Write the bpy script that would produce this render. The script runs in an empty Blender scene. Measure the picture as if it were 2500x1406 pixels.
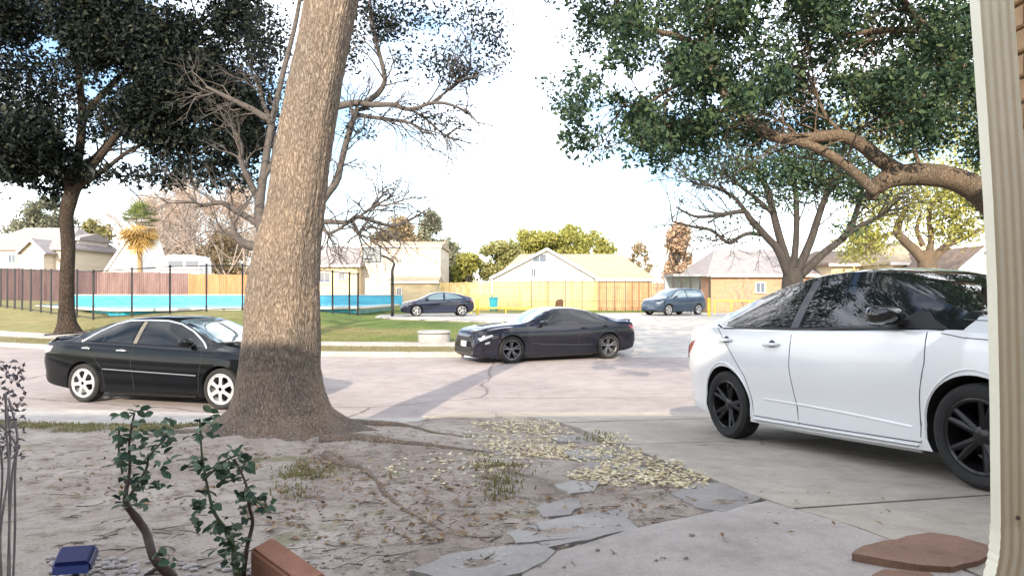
import bpy, bmesh, math, random
import numpy as np
from mathutils import Vector, Matrix, noise
from mathutils.bvhtree import BVHTree

R_ = math.radians
scene = bpy.context.scene
col = scene.collection
random.seed(7)
rng = np.random.default_rng(7)

# ------------------------------------------------------------------ camera
CAM_H = 1.86          # metres above the street
FPX, YH = 1700.0, 716.0   # focal length and horizon row on a 2500 px wide frame
cd = bpy.data.cameras.new('camera')
cam = bpy.data.objects.new('camera', cd)
col.objects.link(cam)
cd.sensor_width = 36.0
cd.lens = FPX / 2500 * 36.0
cd.clip_start = 0.05
cd.clip_end = 2000
cam.location = (0, 0, CAM_H)
cam.rotation_euler = (R_(90.44), 0, 0)
scene.camera = cam

# ------------------------------------------------------------------ sky, sun, exposure
SUN_EL, SUN_AZ = 22.0, 189.0      # azimuth clockwise from +Y
w = bpy.data.worlds.new('World')
scene.world = w
w.use_nodes = True
nt = w.node_tree
nt.nodes.clear()
out = nt.nodes.new('ShaderNodeOutputWorld')
bg = nt.nodes.new('ShaderNodeBackground')
sky = nt.nodes.new('ShaderNodeTexSky')
sky.sky_type = 'NISHITA'
sky.sun_disc = False
sky.sun_elevation = R_(SUN_EL)
sky.sun_rotation = R_(SUN_AZ)
sky.air_density = 1.0
sky.dust_density = 1.2
sky.ozone_density = 2.0
bg.inputs['Strength'].default_value = 0.085
tc = nt.nodes.new('ShaderNodeTexCoord')
cn = nt.nodes.new('ShaderNodeTexNoise')
cn.inputs['Scale'].default_value = 1.5
cn.inputs['Detail'].default_value = 7
cn.inputs['Roughness'].default_value = 0.55
mp = nt.nodes.new('ShaderNodeMapping')
mp.inputs['Scale'].default_value = (1, 1, 2.4)
mp.inputs['Location'].default_value = (12.2, 6.4, 3.85)
cr = nt.nodes.new('ShaderNodeMapRange')
cr.inputs['From Min'].default_value = 0.42
cr.inputs['From Max'].default_value = 0.66
cr.inputs['To Min'].default_value = 0.0
cr.inputs['To Max'].default_value = 1.0
mx = nt.nodes.new('ShaderNodeMix')
mx.data_type = 'RGBA'
nt.links.new(tc.outputs['Generated'], mp.inputs['Vector'])
nt.links.new(mp.outputs['Vector'], cn.inputs['Vector'])
nt.links.new(cn.outputs['Fac'], cr.inputs['Value'])
nt.links.new(cr.outputs['Result'], mx.inputs['Factor'])
nt.links.new(sky.outputs['Color'], mx.inputs['A'])
mx.inputs['B'].default_value = (13.5, 13.3, 13.3, 1)
nt.links.new(mx.outputs['Result'], bg.inputs['Color'])
nt.links.new(bg.outputs['Background'], out.inputs['Surface'])

sd = bpy.data.lights.new('sun', 'SUN')
sd.energy = 2.1
sd.angle = R_(0.5)
sd.color = (1.0, 0.86, 0.68)
sun = bpy.data.objects.new('sun', sd)
col.objects.link(sun)
az, el = R_(SUN_AZ), R_(SUN_EL)
to_sun = Vector((math.sin(az) * math.cos(el), math.cos(az) * math.cos(el), math.sin(el)))
sun.rotation_euler = (-to_sun).to_track_quat('-Z', 'Y').to_euler()

scene.view_settings.view_transform = 'Standard'
scene.view_settings.look = 'None'
scene.view_settings.gamma = 1.0
scene.view_settings.exposure = 2.08
scene.render.engine = 'CYCLES'
scene.cycles.max_bounces = 8
scene.cycles.use_denoising = True

# ------------------------------------------------------------------ helpers
def P(px, py, D):
    """point of the place seen at pixel (px,py) of the photo when it stands D metres out"""
    return Vector(((px - 1250) / FPX * D, D, CAM_H + (YH - py) / FPX * D))

def sstep(a, b, x):
    t = min(1, max(0, (x - a) / (b - a)))
    return t * t * (3 - 2 * t)

def near_kerb(x):
    return 10.0 - 0.165 * (min(x, 0.5) + 4.4)

def far_kerb(x):
    d = max(0, -1.7 - x)
    if d < 20:
        return 20.3 + 0.0155 * d * d
    return 20.3 + 6.2 + 0.62 * (d - 20)

TREE_X, TREE_Y = -2.28, 7.0

def gz(x, y):
    """height of the ground"""
    if y < near_kerb(x):
        z = 0.70 if y < 3.5 else max(0.13, 0.70 - 0.0812 * (y - 3.5))
        return z
    f = far_kerb(x)
    if y < f:
        return 0.0
    t = y - f
    amp = 0.85 + (0.33 - 0.85) * sstep(-13, -6, x) + 0.017 * max(0, min(30, -20 - x))
    return 0.13 + amp * sstep(1.5, 13, t)

def G(px, py):
    """ground point seen at a pixel of the photo"""
    s = (py - YH) / FPX
    lo = 1.0
    D = 1.0
    while D < 120:
        x = (px - 1250) / FPX * D
        if CAM_H - s * D <= gz(x, D):
            break
        D += 0.01
    return Vector(((px - 1250) / FPX * D, D, gz((px - 1250) / FPX * D, D)))

def tag(o, label=None, cat=None, group=None, kind=None):
    if label: o['label'] = label
    if cat: o['category'] = cat
    if group: o['group'] = group
    if kind: o['kind'] = kind
    return o

def empty(name, loc=(0, 0, 0), rz=0):
    o = bpy.data.objects.new(name, None)
    o.empty_display_size = 0.2
    col.objects.link(o)
    o.location = loc
    o.rotation_euler = (0, 0, rz)
    return o

def link(name, me, mats, parent=None):
    o = bpy.data.objects.new(name, me)
    col.objects.link(o)
    if mats is not None:
        for m in (mats if isinstance(mats, (list, tuple)) else [mats]):
            if m is not None and m.name not in [x.name for x in me.materials if x]:
                me.materials.append(m)
    if parent:
        o.parent = parent
    return o

class MB:
    """collects shapes for one mesh object"""
    def __init__(s):
        s.v, s.f = [], []
    def add(s, vs, fs):
        b = len(s.v)
        s.v += [tuple(v) for v in vs]
        s.f += [tuple(i + b for i in f) for f in fs]
    def box(s, c, size, rot=None):
        hx, hy, hz = size[0] / 2, size[1] / 2, size[2] / 2
        vs = [Vector((sx * hx, sy * hy, sz * hz)) for sx in (-1, 1) for sy in (-1, 1) for sz in (-1, 1)]
        if rot is not None:
            vs = [rot @ v for v in vs]
        c = Vector(c)
        s.add([c + v for v in vs], [(0, 1, 3, 2), (4, 6, 7, 5), (0, 4, 5, 1), (2, 3, 7, 6), (0, 2, 6, 4), (1, 5, 7, 3)])
    def bar(s, a, b, wd, th):
        a, b = Vector(a), Vector(b)
        d = b - a
        q = d.to_track_quat('X', 'Z').to_matrix()
        s.box((a + b) / 2, (d.length, wd, th), q)
    def tube(s, path, rad, n=8, smooth=3, cap=True, jitter=0.0):
        path = [Vector(p) for p in path]
        if not isinstance(rad, (list, tuple)):
            rad = [rad] * len(path)
        if smooth > 1 and len(path) > 2:
            path, rad = catmull(path, list(rad), smooth)
        prev = None
        rings = []
        for i, p in enumerate(path):
            t = (path[min(i + 1, len(path) - 1)] - path[max(i - 1, 0)])
            if t.length < 1e-6:
                t = Vector((0, 0, 1))
            t.normalize()
            if prev is None:
                u = t.orthogonal().normalized()
            else:
                u = prev - t * prev.dot(t)
                u = u.normalized() if u.length > 1e-5 else t.orthogonal().normalized()
            prev = u
            vv = t.cross(u)
            b = len(s.v)
            for k in range(n):
                a = 2 * math.pi * k / n
                r = rad[i] * (1 + (random.uniform(-jitter, jitter) if jitter else 0))
                s.v.append(tuple(p + (u * math.cos(a) + vv * math.sin(a)) * r))
            rings.append(b)
        for a, b in zip(rings, rings[1:]):
            for k in range(n):
                s.f.append((a + k, a + (k + 1) % n, b + (k + 1) % n, b + k))
        if cap:
            s.f.append(tuple(rings[0] + k for k in reversed(range(n))))
            s.f.append(tuple(rings[-1] + k for k in range(n)))
    def lathe(s, prof, n=32, axis='Z', origin=(0, 0, 0)):
        """prof: list of (radius, height)"""
        b = len(s.v)
        o = Vector(origin)
        for r, h in prof:
            for k in range(n):
                a = 2 * math.pi * k / n
                if axis == 'Z':
                    s.v.append(tuple(o + Vector((r * math.cos(a), r * math.sin(a), h))))
                else:
                    s.v.append(tuple(o + Vector((r * math.cos(a), h, r * math.sin(a)))))
        for i in range(len(prof) - 1):
            for k in range(n):
                s.f.append((b + i * n + k, b + i * n + (k + 1) % n, b + (i + 1) * n + (k + 1) % n, b + (i + 1) * n + k))
    def prism(s, poly, z0, z1):
        n = len(poly)
        vs = [(p[0], p[1], z0) for p in poly] + [(p[0], p[1], z1) for p in poly]
        fs = [tuple(reversed(range(n))), tuple(range(n, 2 * n))] + [(i, (i + 1) % n, n + (i + 1) % n, n + i) for i in range(n)]
        s.add(vs, fs)
    def build(s, name, mat, parent=None, smooth=False, angle=None, fixn=False, bevel=0):
        me = bpy.data.meshes.new(name)
        me.from_pydata(s.v, [], s.f)
        if fixn or bevel:
            bm = bmesh.new()
            bm.from_mesh(me)
            bmesh.ops.recalc_face_normals(bm, faces=bm.faces)
            if bevel:
                bmesh.ops.bevel(bm, geom=list(bm.edges), offset=bevel, segments=2, affect='EDGES', clamp_overlap=True)
            bm.to_mesh(me)
            bm.free()
        if smooth:
            me.polygons.foreach_set('use_smooth', [True] * len(me.polygons))
            if angle:
                me.set_sharp_from_angle(angle=R_(angle))
        me.update()
        return link(name, me, mat, parent)

def catmull(pts, rad, k):
    P_, R2 = [], []
    n = len(pts)
    for i in range(n - 1):
        p0, p1, p2, p3 = pts[max(i - 1, 0)], pts[i], pts[i + 1], pts[min(i + 2, n - 1)]
        for j in range(k):
            t = j / k
            P_.append(0.5 * ((2 * p1) + (p2 - p0) * t + (2 * p0 - 5 * p1 + 4 * p2 - p3) * t * t + (3 * p1 - p0 - 3 * p2 + p3) * t ** 3))
            R2.append(rad[i] * (1 - t) + rad[i + 1] * t)
    P_.append(pts[-1])
    R2.append(rad[-1])
    return P_, R2

def grid_mesh(name, us, vs, fn, mat, parent=None, smooth=True):
    """fn(u,v)->(x,y,z)"""
    nu, nv = len(us), len(vs)
    verts = [fn(u, v) for v in vs for u in us]
    faces = [(j * nu + i, j * nu + i + 1, (j + 1) * nu + i + 1, (j + 1) * nu + i) for j in range(nv - 1) for i in range(nu - 1)]
    me = bpy.data.meshes.new(name)
    me.from_pydata(verts, [], faces)
    if smooth:
        me.polygons.foreach_set('use_smooth', [True] * len(faces))
    return link(name, me, mat, parent)

def drape(name, poly, zfn, mat, parent=None, step=0.4, thick=0.05, bev=0.0):
    """a flat slab laid on the ground: plan outline poly, top following zfn"""
    bm = bmesh.new()
    f = bm.faces.new([bm.verts.new((p[0], p[1], 0)) for p in poly])
    f.normal_update()
    if f.normal.z < 0:
        f.normal_flip()
    xs = [p[0] for p in poly]; ys = [p[1] for p in poly]
    for ax, lo, hi in ((0, min(xs), max(xs)), (1, min(ys), max(ys))):
        k = lo + step
        while k < hi - 1e-4:
            co = [0, 0, 0]; no = [0, 0, 0]
            co[ax] = k; no[ax] = 1
            bmesh.ops.bisect_plane(bm, geom=bm.verts[:] + bm.edges[:] + bm.faces[:], plane_co=co, plane_no=no)
            k += step
    for v in bm.verts:
        v.co.z = zfn(v.co.x, v.co.y)
    be = [e for e in bm.edges if e.is_boundary]
    r = bmesh.ops.extrude_edge_only(bm, edges=be)
    for v in [g for g in r['geom'] if isinstance(g, bmesh.types.BMVert)]:
        v.co.z -= thick
    bmesh.ops.recalc_face_normals(bm, faces=bm.faces)
    me = bpy.data.meshes.new(name)
    bm.to_mesh(me)
    bm.free()
    return link(name, me, mat, parent)

# ------------------------------------------------------------------ materials
def new_mat(name):
    m = bpy.data.materials.new(name)
    m.use_nodes = True
    t = m.node_tree
    b = t.nodes['Principled BSDF']
    return m, t, b

def noise_node(t, scale, detail=6, rough=0.6, stretch=None, src='Object'):
    c = t.nodes.new('ShaderNodeTexCoord')
    n = t.nodes.new('ShaderNodeTexNoise')
    n.inputs['Scale'].default_value = scale
    n.inputs['Detail'].default_value = detail
    n.inputs['Roughness'].default_value = rough
    if stretch:
        mp = t.nodes.new('ShaderNodeMapping')
        mp.inputs['Scale'].default_value = stretch
        t.links.new(c.outputs[src], mp.inputs['Vector'])
        t.links.new(mp.outputs['Vector'], n.inputs['Vector'])
    else:
        t.links.new(c.outputs[src], n.inputs['Vector'])
    return n

def ramp(t, fac, stops):
    r = t.nodes.new('ShaderNodeValToRGB')
    el = r.color_ramp.elements
    while len(el) < len(stops):
        el.new(0.5)
    for e, (p, c) in zip(el, stops):
        e.position = p
        e.color = (c[0], c[1], c[2], 1)
    t.links.new(fac, r.inputs['Fac'])
    return r

def mixc(t, fac, a, b, mode='MIX'):
    m = t.nodes.new('ShaderNodeMix')
    m.data_type = 'RGBA'
    m.blend_type = mode
    if isinstance(fac, (int, float)):
        m.inputs['Factor'].default_value = fac
    else:
        t.links.new(fac, m.inputs['Factor'])
    for k, x in (('A', a), ('B', b)):
        if isinstance(x, (tuple, list)):
            m.inputs[k].default_value = (x[0], x[1], x[2], 1)
        else:
            t.links.new(x, m.inputs[k])
    return m.outputs['Result']

def bump_to(t, b, height, strength, dist=0.02):
    n = t.nodes.new('ShaderNodeBump')
    n.inputs['Strength'].default_value = strength
    n.inputs['Distance'].default_value = dist
    t.links.new(height, n.inputs['Height'])
    t.links.new(n.outputs['Normal'], b.inputs['Normal'])
    return n

def pm(name, c1, c2=None, scale=4, rough=0.7, metal=0.0, bump=0.0, bscale=40, bdist=0.01, coat=0.0, spec=0.5, lo=0.35, hi=0.65, stretch=None, detail=7, fine=0.0):
    m, t, b = new_mat(name)
    b.inputs['Roughness'].default_value = rough
    b.inputs['Metallic'].default_value = metal
    b.inputs['Coat Weight'].default_value = coat
    b.inputs['Coat Roughness'].default_value = 0.04
    b.inputs['Specular IOR Level'].default_value = spec
    if c2 is None:
        b.inputs['Base Color'].default_value = (*c1, 1)
    else:
        n = noise_node(t, scale, detail, 0.62, stretch)
        r = ramp(t, n.outputs['Fac'], [(lo, c1), (hi, c2)])
        o = r.outputs['Color']
        if fine:
            n3 = noise_node(t, scale * 14, 4, 0.7, stretch)
            r3 = ramp(t, n3.outputs['Fac'], [(0.3, (1 - fine,) * 3), (0.7, (1 + fine * 0.4,) * 3)])
            o = mixc(t, 1.0, o, r3.outputs['Color'], 'MULTIPLY')
        t.links.new(o, b.inputs['Base Color'])
    if bump:
        n2 = noise_node(t, bscale, 5, 0.65, stretch)
        bump_to(t, b, n2.outputs['Fac'], bump, bdist)
    return m

def leaf_mat(name, cols, transl=0.35, rough=0.5):
    m, t, b = new_mat(name)
    g = t.nodes.new('ShaderNodeNewGeometry')
    st = [(i / max(1, len(cols) - 1), c) for i, c in enumerate(cols)]
    r = ramp(t, g.outputs['Random Per Island'], st)
    t.links.new(r.outputs['Color'], b.inputs['Base Color'])
    b.inputs['Roughness'].default_value = rough
    b.inputs['Specular IOR Level'].default_value = 0.12
    tr = t.nodes.new('ShaderNodeBsdfTranslucent')
    t.links.new(r.outputs['Color'], tr.inputs['Color'])
    ms = t.nodes.new('ShaderNodeMixShader')
    ms.inputs['Fac'].default_value = transl
    t.links.new(b.outputs['BSDF'], ms.inputs[1])
    t.links.new(tr.outputs['BSDF'], ms.inputs[2])
    t.links.new(ms.outputs['Shader'], t.nodes['Material Output'].inputs['Surface'])
    return m

def bark_mat(name, dark, mid, light, sc=1.0, bump=0.6):
    m, t, b = new_mat(name)
    c = t.nodes.new('ShaderNodeTexCoord')
    mp = t.nodes.new('ShaderNodeMapping')
    mp.inputs['Scale'].default_value = (1, 1, 0.3)
    t.links.new(c.outputs['Object'], mp.inputs['Vector'])
    nz = t.nodes.new('ShaderNodeTexNoise')
    nz.inputs['Scale'].default_value = 9 * sc
    nz.inputs['Detail'].default_value = 5
    t.links.new(mp.outputs['Vector'], nz.inputs['Vector'])
    wv = mixc(t, 0.12, mp.outputs['Vector'], nz.outputs['Color'])
    vo = t.nodes.new('ShaderNodeTexVoronoi')
    vo.feature = 'DISTANCE_TO_EDGE'
    vo.inputs['Scale'].default_value = 26 * sc
    t.links.new(wv, vo.inputs['Vector'])
    n2 = t.nodes.new('ShaderNodeTexNoise')
    n2.inputs['Scale'].default_value = 60 * sc
    n2.inputs['Detail'].default_value = 4
    t.links.new(mp.outputs['Vector'], n2.inputs['Vector'])
    n3 = noise_node(t, 2.2, 4, 0.5)
    r1 = ramp(t, vo.outputs['Distance'], [(0.0, dark), (0.10, mid), (0.5, light)])
    r2 = ramp(t, n2.outputs['Fac'], [(0.36, (0.66, 0.64, 0.62)), (0.66, (1.2, 1.18, 1.15))])
    r3 = ramp(t, n3.outputs['Fac'], [(0.35, (0.82, 0.84, 0.86)), (0.65, (1.1, 1.05, 1.0))])
    o = mixc(t, 1.0, r1.outputs['Color'], r2.outputs['Color'], 'MULTIPLY')
    o = mixc(t, 1.0, o, r3.outputs['Color'], 'MULTIPLY')
    t.links.new(o, b.inputs['Base Color'])
    b.inputs['Roughness'].default_value = 0.95
    b.inputs['Specular IOR Level'].default_value = 0.15
    r4 = ramp(t, vo.outputs['Distance'], [(0.0, (0, 0, 0)), (0.22, (1, 1, 1))])
    h = mixc(t, 0.45, r4.outputs['Color'], n2.outputs['Fac'])
    bump_to(t, b, h, bump, 0.03)
    return m

def brick_free_mat(name, c1, c2):
    return pm(name, c1, c2, 9, 0.9, bump=0.4, bscale=60, fine=0.2)

M = {}
def soil_mat():
    m, t, b = new_mat('bare_soil')
    n1 = noise_node(t, 0.9, 8, 0.6)
    n2 = noise_node(t, 7, 8, 0.7)
    n3 = noise_node(t, 55, 5, 0.7)
    a = ramp(t, n1.outputs['Fac'], [(0.32, (0.215, 0.18, 0.15)), (0.5, (0.315, 0.278, 0.244)), (0.68, (0.385, 0.35, 0.315))])
    k = ramp(t, n2.outputs['Fac'], [(0.34, (0.55, 0.5, 0.46)), (0.5, (0.98, 0.96, 0.95)), (0.7, (1.12, 1.1, 1.08))])
    o = mixc(t, 1.0, a.outputs['Color'], k.outputs['Color'], 'MULTIPLY')
    s = ramp(t, n3.outputs['Fac'], [(0.33, (0.55, 0.5, 0.46)), (0.47, (1, 1, 1)), (0.68, (1.0, 1.0, 1.0)), (0.76, (1.5, 1.45, 1.35))])
    o = mixc(t, 1.0, o, s.outputs['Color'], 'MULTIPLY')
    # moss and thin grass patches
    n4 = noise_node(t, 1.7, 6, 0.65)
    gm = ramp(t, n4.outputs['Fac'], [(0.60, (0, 0, 0)), (0.72, (1, 1, 1))])
    o = mixc(t, gm.outputs['Color'], o, (0.15, 0.15, 0.07))
    t.links.new(o, b.inputs['Base Color'])
    b.inputs['Roughness'].default_value = 0.95
    b.inputs['Specular IOR Level'].default_value = 0.2
    h = mixc(t, 0.5, n2.outputs['Fac'], n3.outputs['Fac'])
    bump_to(t, b, h, 0.7, 0.03)
    return m

def concrete_mat(name, c1, c2, crack=True, sc=1.0):
    m, t, b = new_mat(name)
    n1 = noise_node(t, 0.8 * sc, 8, 0.62)
    n2 = noise_node(t, 5 * sc, 7, 0.7)
    n3 = noise_node(t, 90 * sc, 3, 0.7)
    a = ramp(t, n1.outputs['Fac'], [(0.35, c1), (0.65, c2)])
    k = ramp(t, n2.outputs['Fac'], [(0.3, (0.78, 0.76, 0.75)), (0.55, (1, 1, 1)), (0.75, (1.08, 1.07, 1.05))])
    o = mixc(t, 1.0, a.outputs['Color'], k.outputs['Color'], 'MULTIPLY')
    s = ramp(t, n3.outputs['Fac'], [(0.3, (0.82, 0.82, 0.82)), (0.5, (1, 1, 1)), (0.7, (1.1, 1.1, 1.1))])
    o = mixc(t, 1.0, o, s.outputs['Color'], 'MULTIPLY')
    hgt = n3.outputs['Fac']
    if crack:
        nz = noise_node(t, 1.3 * sc, 6, 0.7)
        c = t.nodes.new('ShaderNodeTexCoord')
        wv = mixc(t, 0.35, c.outputs['Object'], nz.outputs['Color'])
        vo = t.nodes.new('ShaderNodeTexVoronoi')
        vo.feature = 'DISTANCE_TO_EDGE'
        vo.inputs['Scale'].default_value = 0.42 * sc
        t.links.new(wv, vo.inputs['Vector'])
        ck = ramp(t, vo.outputs['Distance'], [(0.0, (0.35, 0.33, 0.31)), (0.0045, (1, 1, 1))])
        o = mixc(t, 1.0, o, ck.outputs['Color'], 'MULTIPLY')
    t.links.new(o, b.inputs['Base Color'])
    b.inputs['Roughness'].default_value = 0.88
    b.inputs['Specular IOR Level'].default_value = 0.3
    bump_to(t, b, hgt, 0.25, 0.01)
    return m

M['soil'] = soil_mat()
M['drive'] = concrete_mat('driveway_concrete', (0.31, 0.28, 0.24), (0.40, 0.365, 0.315))
M['walk'] = concrete_mat('walk_concrete', (0.30, 0.275, 0.255), (0.38, 0.35, 0.325))
M['sidewalk'] = concrete_mat('sidewalk_concrete', (0.33, 0.31, 0.29), (0.42, 0.40, 0.37), crack=False)
M['street'] = concrete_mat('street_concrete', (0.27, 0.235, 0.225), (0.345, 0.305, 0.29), sc=0.5)
M['kerb'] = concrete_mat('kerb_concrete', (0.32, 0.30, 0.27), (0.42, 0.39, 0.35), crack=False)
M['lot'] = concrete_mat('parking_lot_concrete', (0.36, 0.345, 0.32), (0.44, 0.42, 0.39), sc=0.4)
M['flag'] = pm('flagstone_grey', (0.235, 0.225, 0.21), (0.33, 0.315, 0.295), 3.5, 0.85, bump=0.5, bscale=25, fine=0.2)
M['flag2'] = pm('flagstone_brown', (0.20, 0.185, 0.175), (0.29, 0.27, 0.255), 3.5, 0.85, bump=0.5, bscale=25, fine=0.2)
M['terracotta_dull'] = pm('dull_terracotta', (0.17, 0.095, 0.065), (0.25, 0.145, 0.10), 5, 0.85, bump=0.35, bscale=50, fine=0.2)
M['terracotta'] = pm('terracotta', (0.24, 0.11, 0.07), (0.33, 0.16, 0.105), 6, 0.85, bump=0.35, bscale=50, fine=0.15)
M['bark_big'] = bark_mat('big_oak_bark', (0.14, 0.113, 0.093), (0.215, 0.178, 0.146), (0.28, 0.236, 0.195), 1.5)
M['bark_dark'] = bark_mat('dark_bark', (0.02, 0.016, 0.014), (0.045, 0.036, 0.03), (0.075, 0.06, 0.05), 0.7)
M['bark_warm'] = bark_mat('warm_oak_bark', (0.085, 0.065, 0.05), (0.145, 0.114, 0.086), (0.195, 0.157, 0.12), 1.6, 0.5)
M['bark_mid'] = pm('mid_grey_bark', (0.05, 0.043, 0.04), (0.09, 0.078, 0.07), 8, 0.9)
M['bark_grey'] = pm('grey_bark', (0.022, 0.018, 0.016), (0.045, 0.038, 0.033), 8, 0.9, bump=0.4, bscale=20, stretch=(1, 1, 0.3))
M['bark_pale'] = pm('pale_bare_twigs', (0.24, 0.19, 0.165), (0.34, 0.28, 0.245), 2, 0.9)
M['leaf_oak'] = leaf_mat('live_oak_leaves', [(0.018, 0.036, 0.026), (0.036, 0.068, 0.042), (0.06, 0.098, 0.052), (0.10, 0.135, 0.06)], 0.32)
M['leaf_shaded'] = leaf_mat('shade_toned_oak_leaves', [(0.005, 0.008, 0.009), (0.009, 0.013, 0.013), (0.014, 0.020, 0.018), (0.028, 0.034, 0.020)], 0.10)  # near-black leaf colour stands in for shade on the crown
M['leaf_lime'] = leaf_mat('lime_leaves', [(0.22, 0.23, 0.06), (0.32, 0.32, 0.09), (0.42, 0.40, 0.14)], 0.4)
M['leaf_mid'] = leaf_mat('mid_green_leaves', [(0.17, 0.18, 0.07), (0.25, 0.25, 0.1), (0.34, 0.32, 0.14)], 0.3)
M['leaf_greygreen'] = leaf_mat('grey_green_leaves', [(0.13, 0.14, 0.10), (0.2, 0.21, 0.15), (0.27, 0.27, 0.19)], 0.3)
M['leaf_orange'] = leaf_mat('orange_leaves', [(0.40, 0.27, 0.18), (0.5, 0.36, 0.25), (0.56, 0.44, 0.32)], 0.35)
M['leaf_tan'] = leaf_mat('tan_leaves', [(0.26, 0.19, 0.12), (0.34, 0.26, 0.17), (0.3, 0.26, 0.14)], 0.35)
M['leaf_pink'] = leaf_mat('pale_winter_twigs', [(0.36, 0.27, 0.23), (0.48, 0.38, 0.33), (0.55, 0.46, 0.4), (0.42, 0.36, 0.24)], 0.2)
M['leaf_rose'] = leaf_mat('rose_leaves', [(0.018, 0.045, 0.025), (0.03, 0.07, 0.035), (0.05, 0.095, 0.05)], 0.2, 0.4)
M['litter'] = leaf_mat('fallen_leaves', [(0.45, 0.37, 0.22), (0.66, 0.58, 0.38), (0.74, 0.68, 0.5), (0.42, 0.31, 0.18)], 0.15, 0.7)
M['litter_brown'] = leaf_mat('brown_fallen_leaves', [(0.12, 0.075, 0.045), (0.22, 0.14, 0.08), (0.33, 0.26, 0.17)], 0.1, 0.8)
M['grass_blade'] = leaf_mat('grass_blades', [(0.13, 0.13, 0.05), (0.2, 0.185, 0.08), (0.28, 0.24, 0.13)], 0.3, 0.6)
M['black_metal'] = pm('black_painted_metal', (0.012, 0.012, 0.014), rough=0.45)
M['white_paint'] = pm('white_paint', (0.72, 0.71, 0.69), (0.8, 0.79, 0.77), 3, 0.6)
M['cream'] = pm('cream_painted_metal', (0.72, 0.70, 0.56), (0.80, 0.775, 0.63), 2.0, 0.42, fine=0.04)
# ------------------------------------------------------------------ the setting
def lin(a, b, step):
    n = max(2, int(round((b - a) / step)) + 1)
    return [a + (b - a) * i / (n - 1) for i in range(n)]

def drive_left(y):
    return float(np.interp(y, [2.0, 3.24, 4.05, 4.79, 6.45, 8.23, 9.0, 9.6], [2.2, 1.81, 1.48, 1.35, 1.02, 0.66, 0.2, -0.9]))
def in_poly(x, y, poly):
    c = False
    n = len(poly)
    for i in range(n):
        x1, y1 = poly[i]; x2, y2 = poly[(i + 1) % n]
        if (y1 > y) != (y2 > y) and x < (x2 - x1) * (y - y1) / (y2 - y1) + x1:
            c = not c
    return c
def drive_z(x, y):
    z = 0.70 if y < 3.5 else 0.70 - 0.0812 * (y - 3.5)
    if y > 8.4:
        z = (0.70 - 0.0812 * 4.9) * (1 - sstep(8.4, 10.9, y)) + 0.006
    return z + 0.004
def lawn_mat():
    m, t, b = new_mat('lawn')
    n1 = noise_node(t, 0.16, 6, 0.6)
    n2 = noise_node(t, 1.6, 7, 0.7)
    n3 = noise_node(t, 22, 4, 0.7)
    a = ramp(t, n1.outputs['Fac'], [(0.36, (0.24, 0.215, 0.10)), (0.50, (0.13, 0.175, 0.05)), (0.66, (0.105, 0.165, 0.045))])
    k = ramp(t, n2.outputs['Fac'], [(0.3, (0.7, 0.72, 0.7)), (0.55, (1, 1, 1)), (0.75, (1.25, 1.18, 1.05))])
    o = mixc(t, 1.0, a.outputs['Color'], k.outputs['Color'], 'MULTIPLY')
    s = ramp(t, n3.outputs['Fac'], [(0.3, (0.6, 0.62, 0.6)), (0.7, (1.3, 1.28, 1.2))])
    o = mixc(t, 1.0, o, s.outputs['Color'], 'MULTIPLY')
    # the left end of the lawn is dry and tan
    c = t.nodes.new('ShaderNodeTexCoord')
    sx = t.nodes.new('ShaderNodeSeparateXYZ')
    t.links.new(c.outputs['Object'], sx.inputs['Vector'])
    mr = t.nodes.new('ShaderNodeMapRange')
    mr.inputs['From Min'].default_value = -11
    mr.inputs['From Max'].default_value = -17
    t.links.new(sx.outputs['X'], mr.inputs['Value'])
    dry = mixc(t, 1.0, (0.26, 0.225, 0.12), k.outputs['Color'], 'MULTIPLY')
    dry = mixc(t, 1.0, dry, s.outputs['Color'], 'MULTIPLY')
    ml = t.nodes.new('ShaderNodeMath'); ml.operation = 'MULTIPLY'; ml.inputs[1].default_value = 0.8
    t.links.new(mr.outputs['Result'], ml.inputs[0])
    o = mixc(t, ml.outputs['Value'], o, dry)
    t.links.new(o, b.inputs['Base Color'])
    b.inputs['Roughness'].default_value = 0.95
    b.inputs['Specular IOR Level'].default_value = 0.1
    bump_to(t, b, n3.outputs['Fac'], 0.8, 0.05)
    return m
M['lawn'] = lawn_mat()
M['verge'] = pm('dry_verge', (0.16, 0.135, 0.07), (0.20, 0.18, 0.085), 1.2, 0.95, bump=0.6, bscale=18, bdist=0.04, fine=0.35)
M['grass_near'] = pm('thin_shaded_grass', (0.16, 0.145, 0.085), (0.22, 0.19, 0.13), 2.2, 0.95, bump=0.7, bscale=30, bdist=0.03, fine=0.35)

xs_far = lin(-160, -60, 10)[:-1] + lin(-60, -25, 2.5)[:-1] + lin(-25, 12, 0.7)[:-1] + lin(12, 50, 2.5)[:-1] + lin(50, 160, 10)
ts_far = [0.12, 0.5, 1.0, 1.5, 2.0] + lin(2.6, 30, 0.6) + [32, 36, 50, 75, 120, 200, 320, 500]
POOL = [(-31.7, 45.5), (-19.3, 34.4), (-8.9, 39.9), (-8.5, 51.2), (-32, 51.2)]
def lawn_pt(x, t):
    y = far_kerb(x) + t
    z = gz(x, y) - (0.02 if t < 0.3 else 0) + 0.03 * noise.noise(Vector((x * 0.3, y * 0.3, 0)))* sstep(2, 5, t)
    if in_poly(x, y, POOL):
        z -= 0.5
    if -1.25 < x < 10.2 and t < 3:
        z = gz(x, y) * sstep(20.2, 22.2, y) - 0.03
    return (x, y, z)
tag(grid_mesh('far_ground', xs_far, ts_far, lawn_pt, M['lawn']), kind='structure')
def verge_pt(x, t):
    return (x, far_kerb(x) + t, gz(x, far_kerb(x) + t) + 0.012)
tag(grid_mesh('grass_verge', lin(-60, -1.2, 0.7), lin(0.14, 2.2, 0.4), verge_pt, M['verge']), kind='structure')
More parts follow.
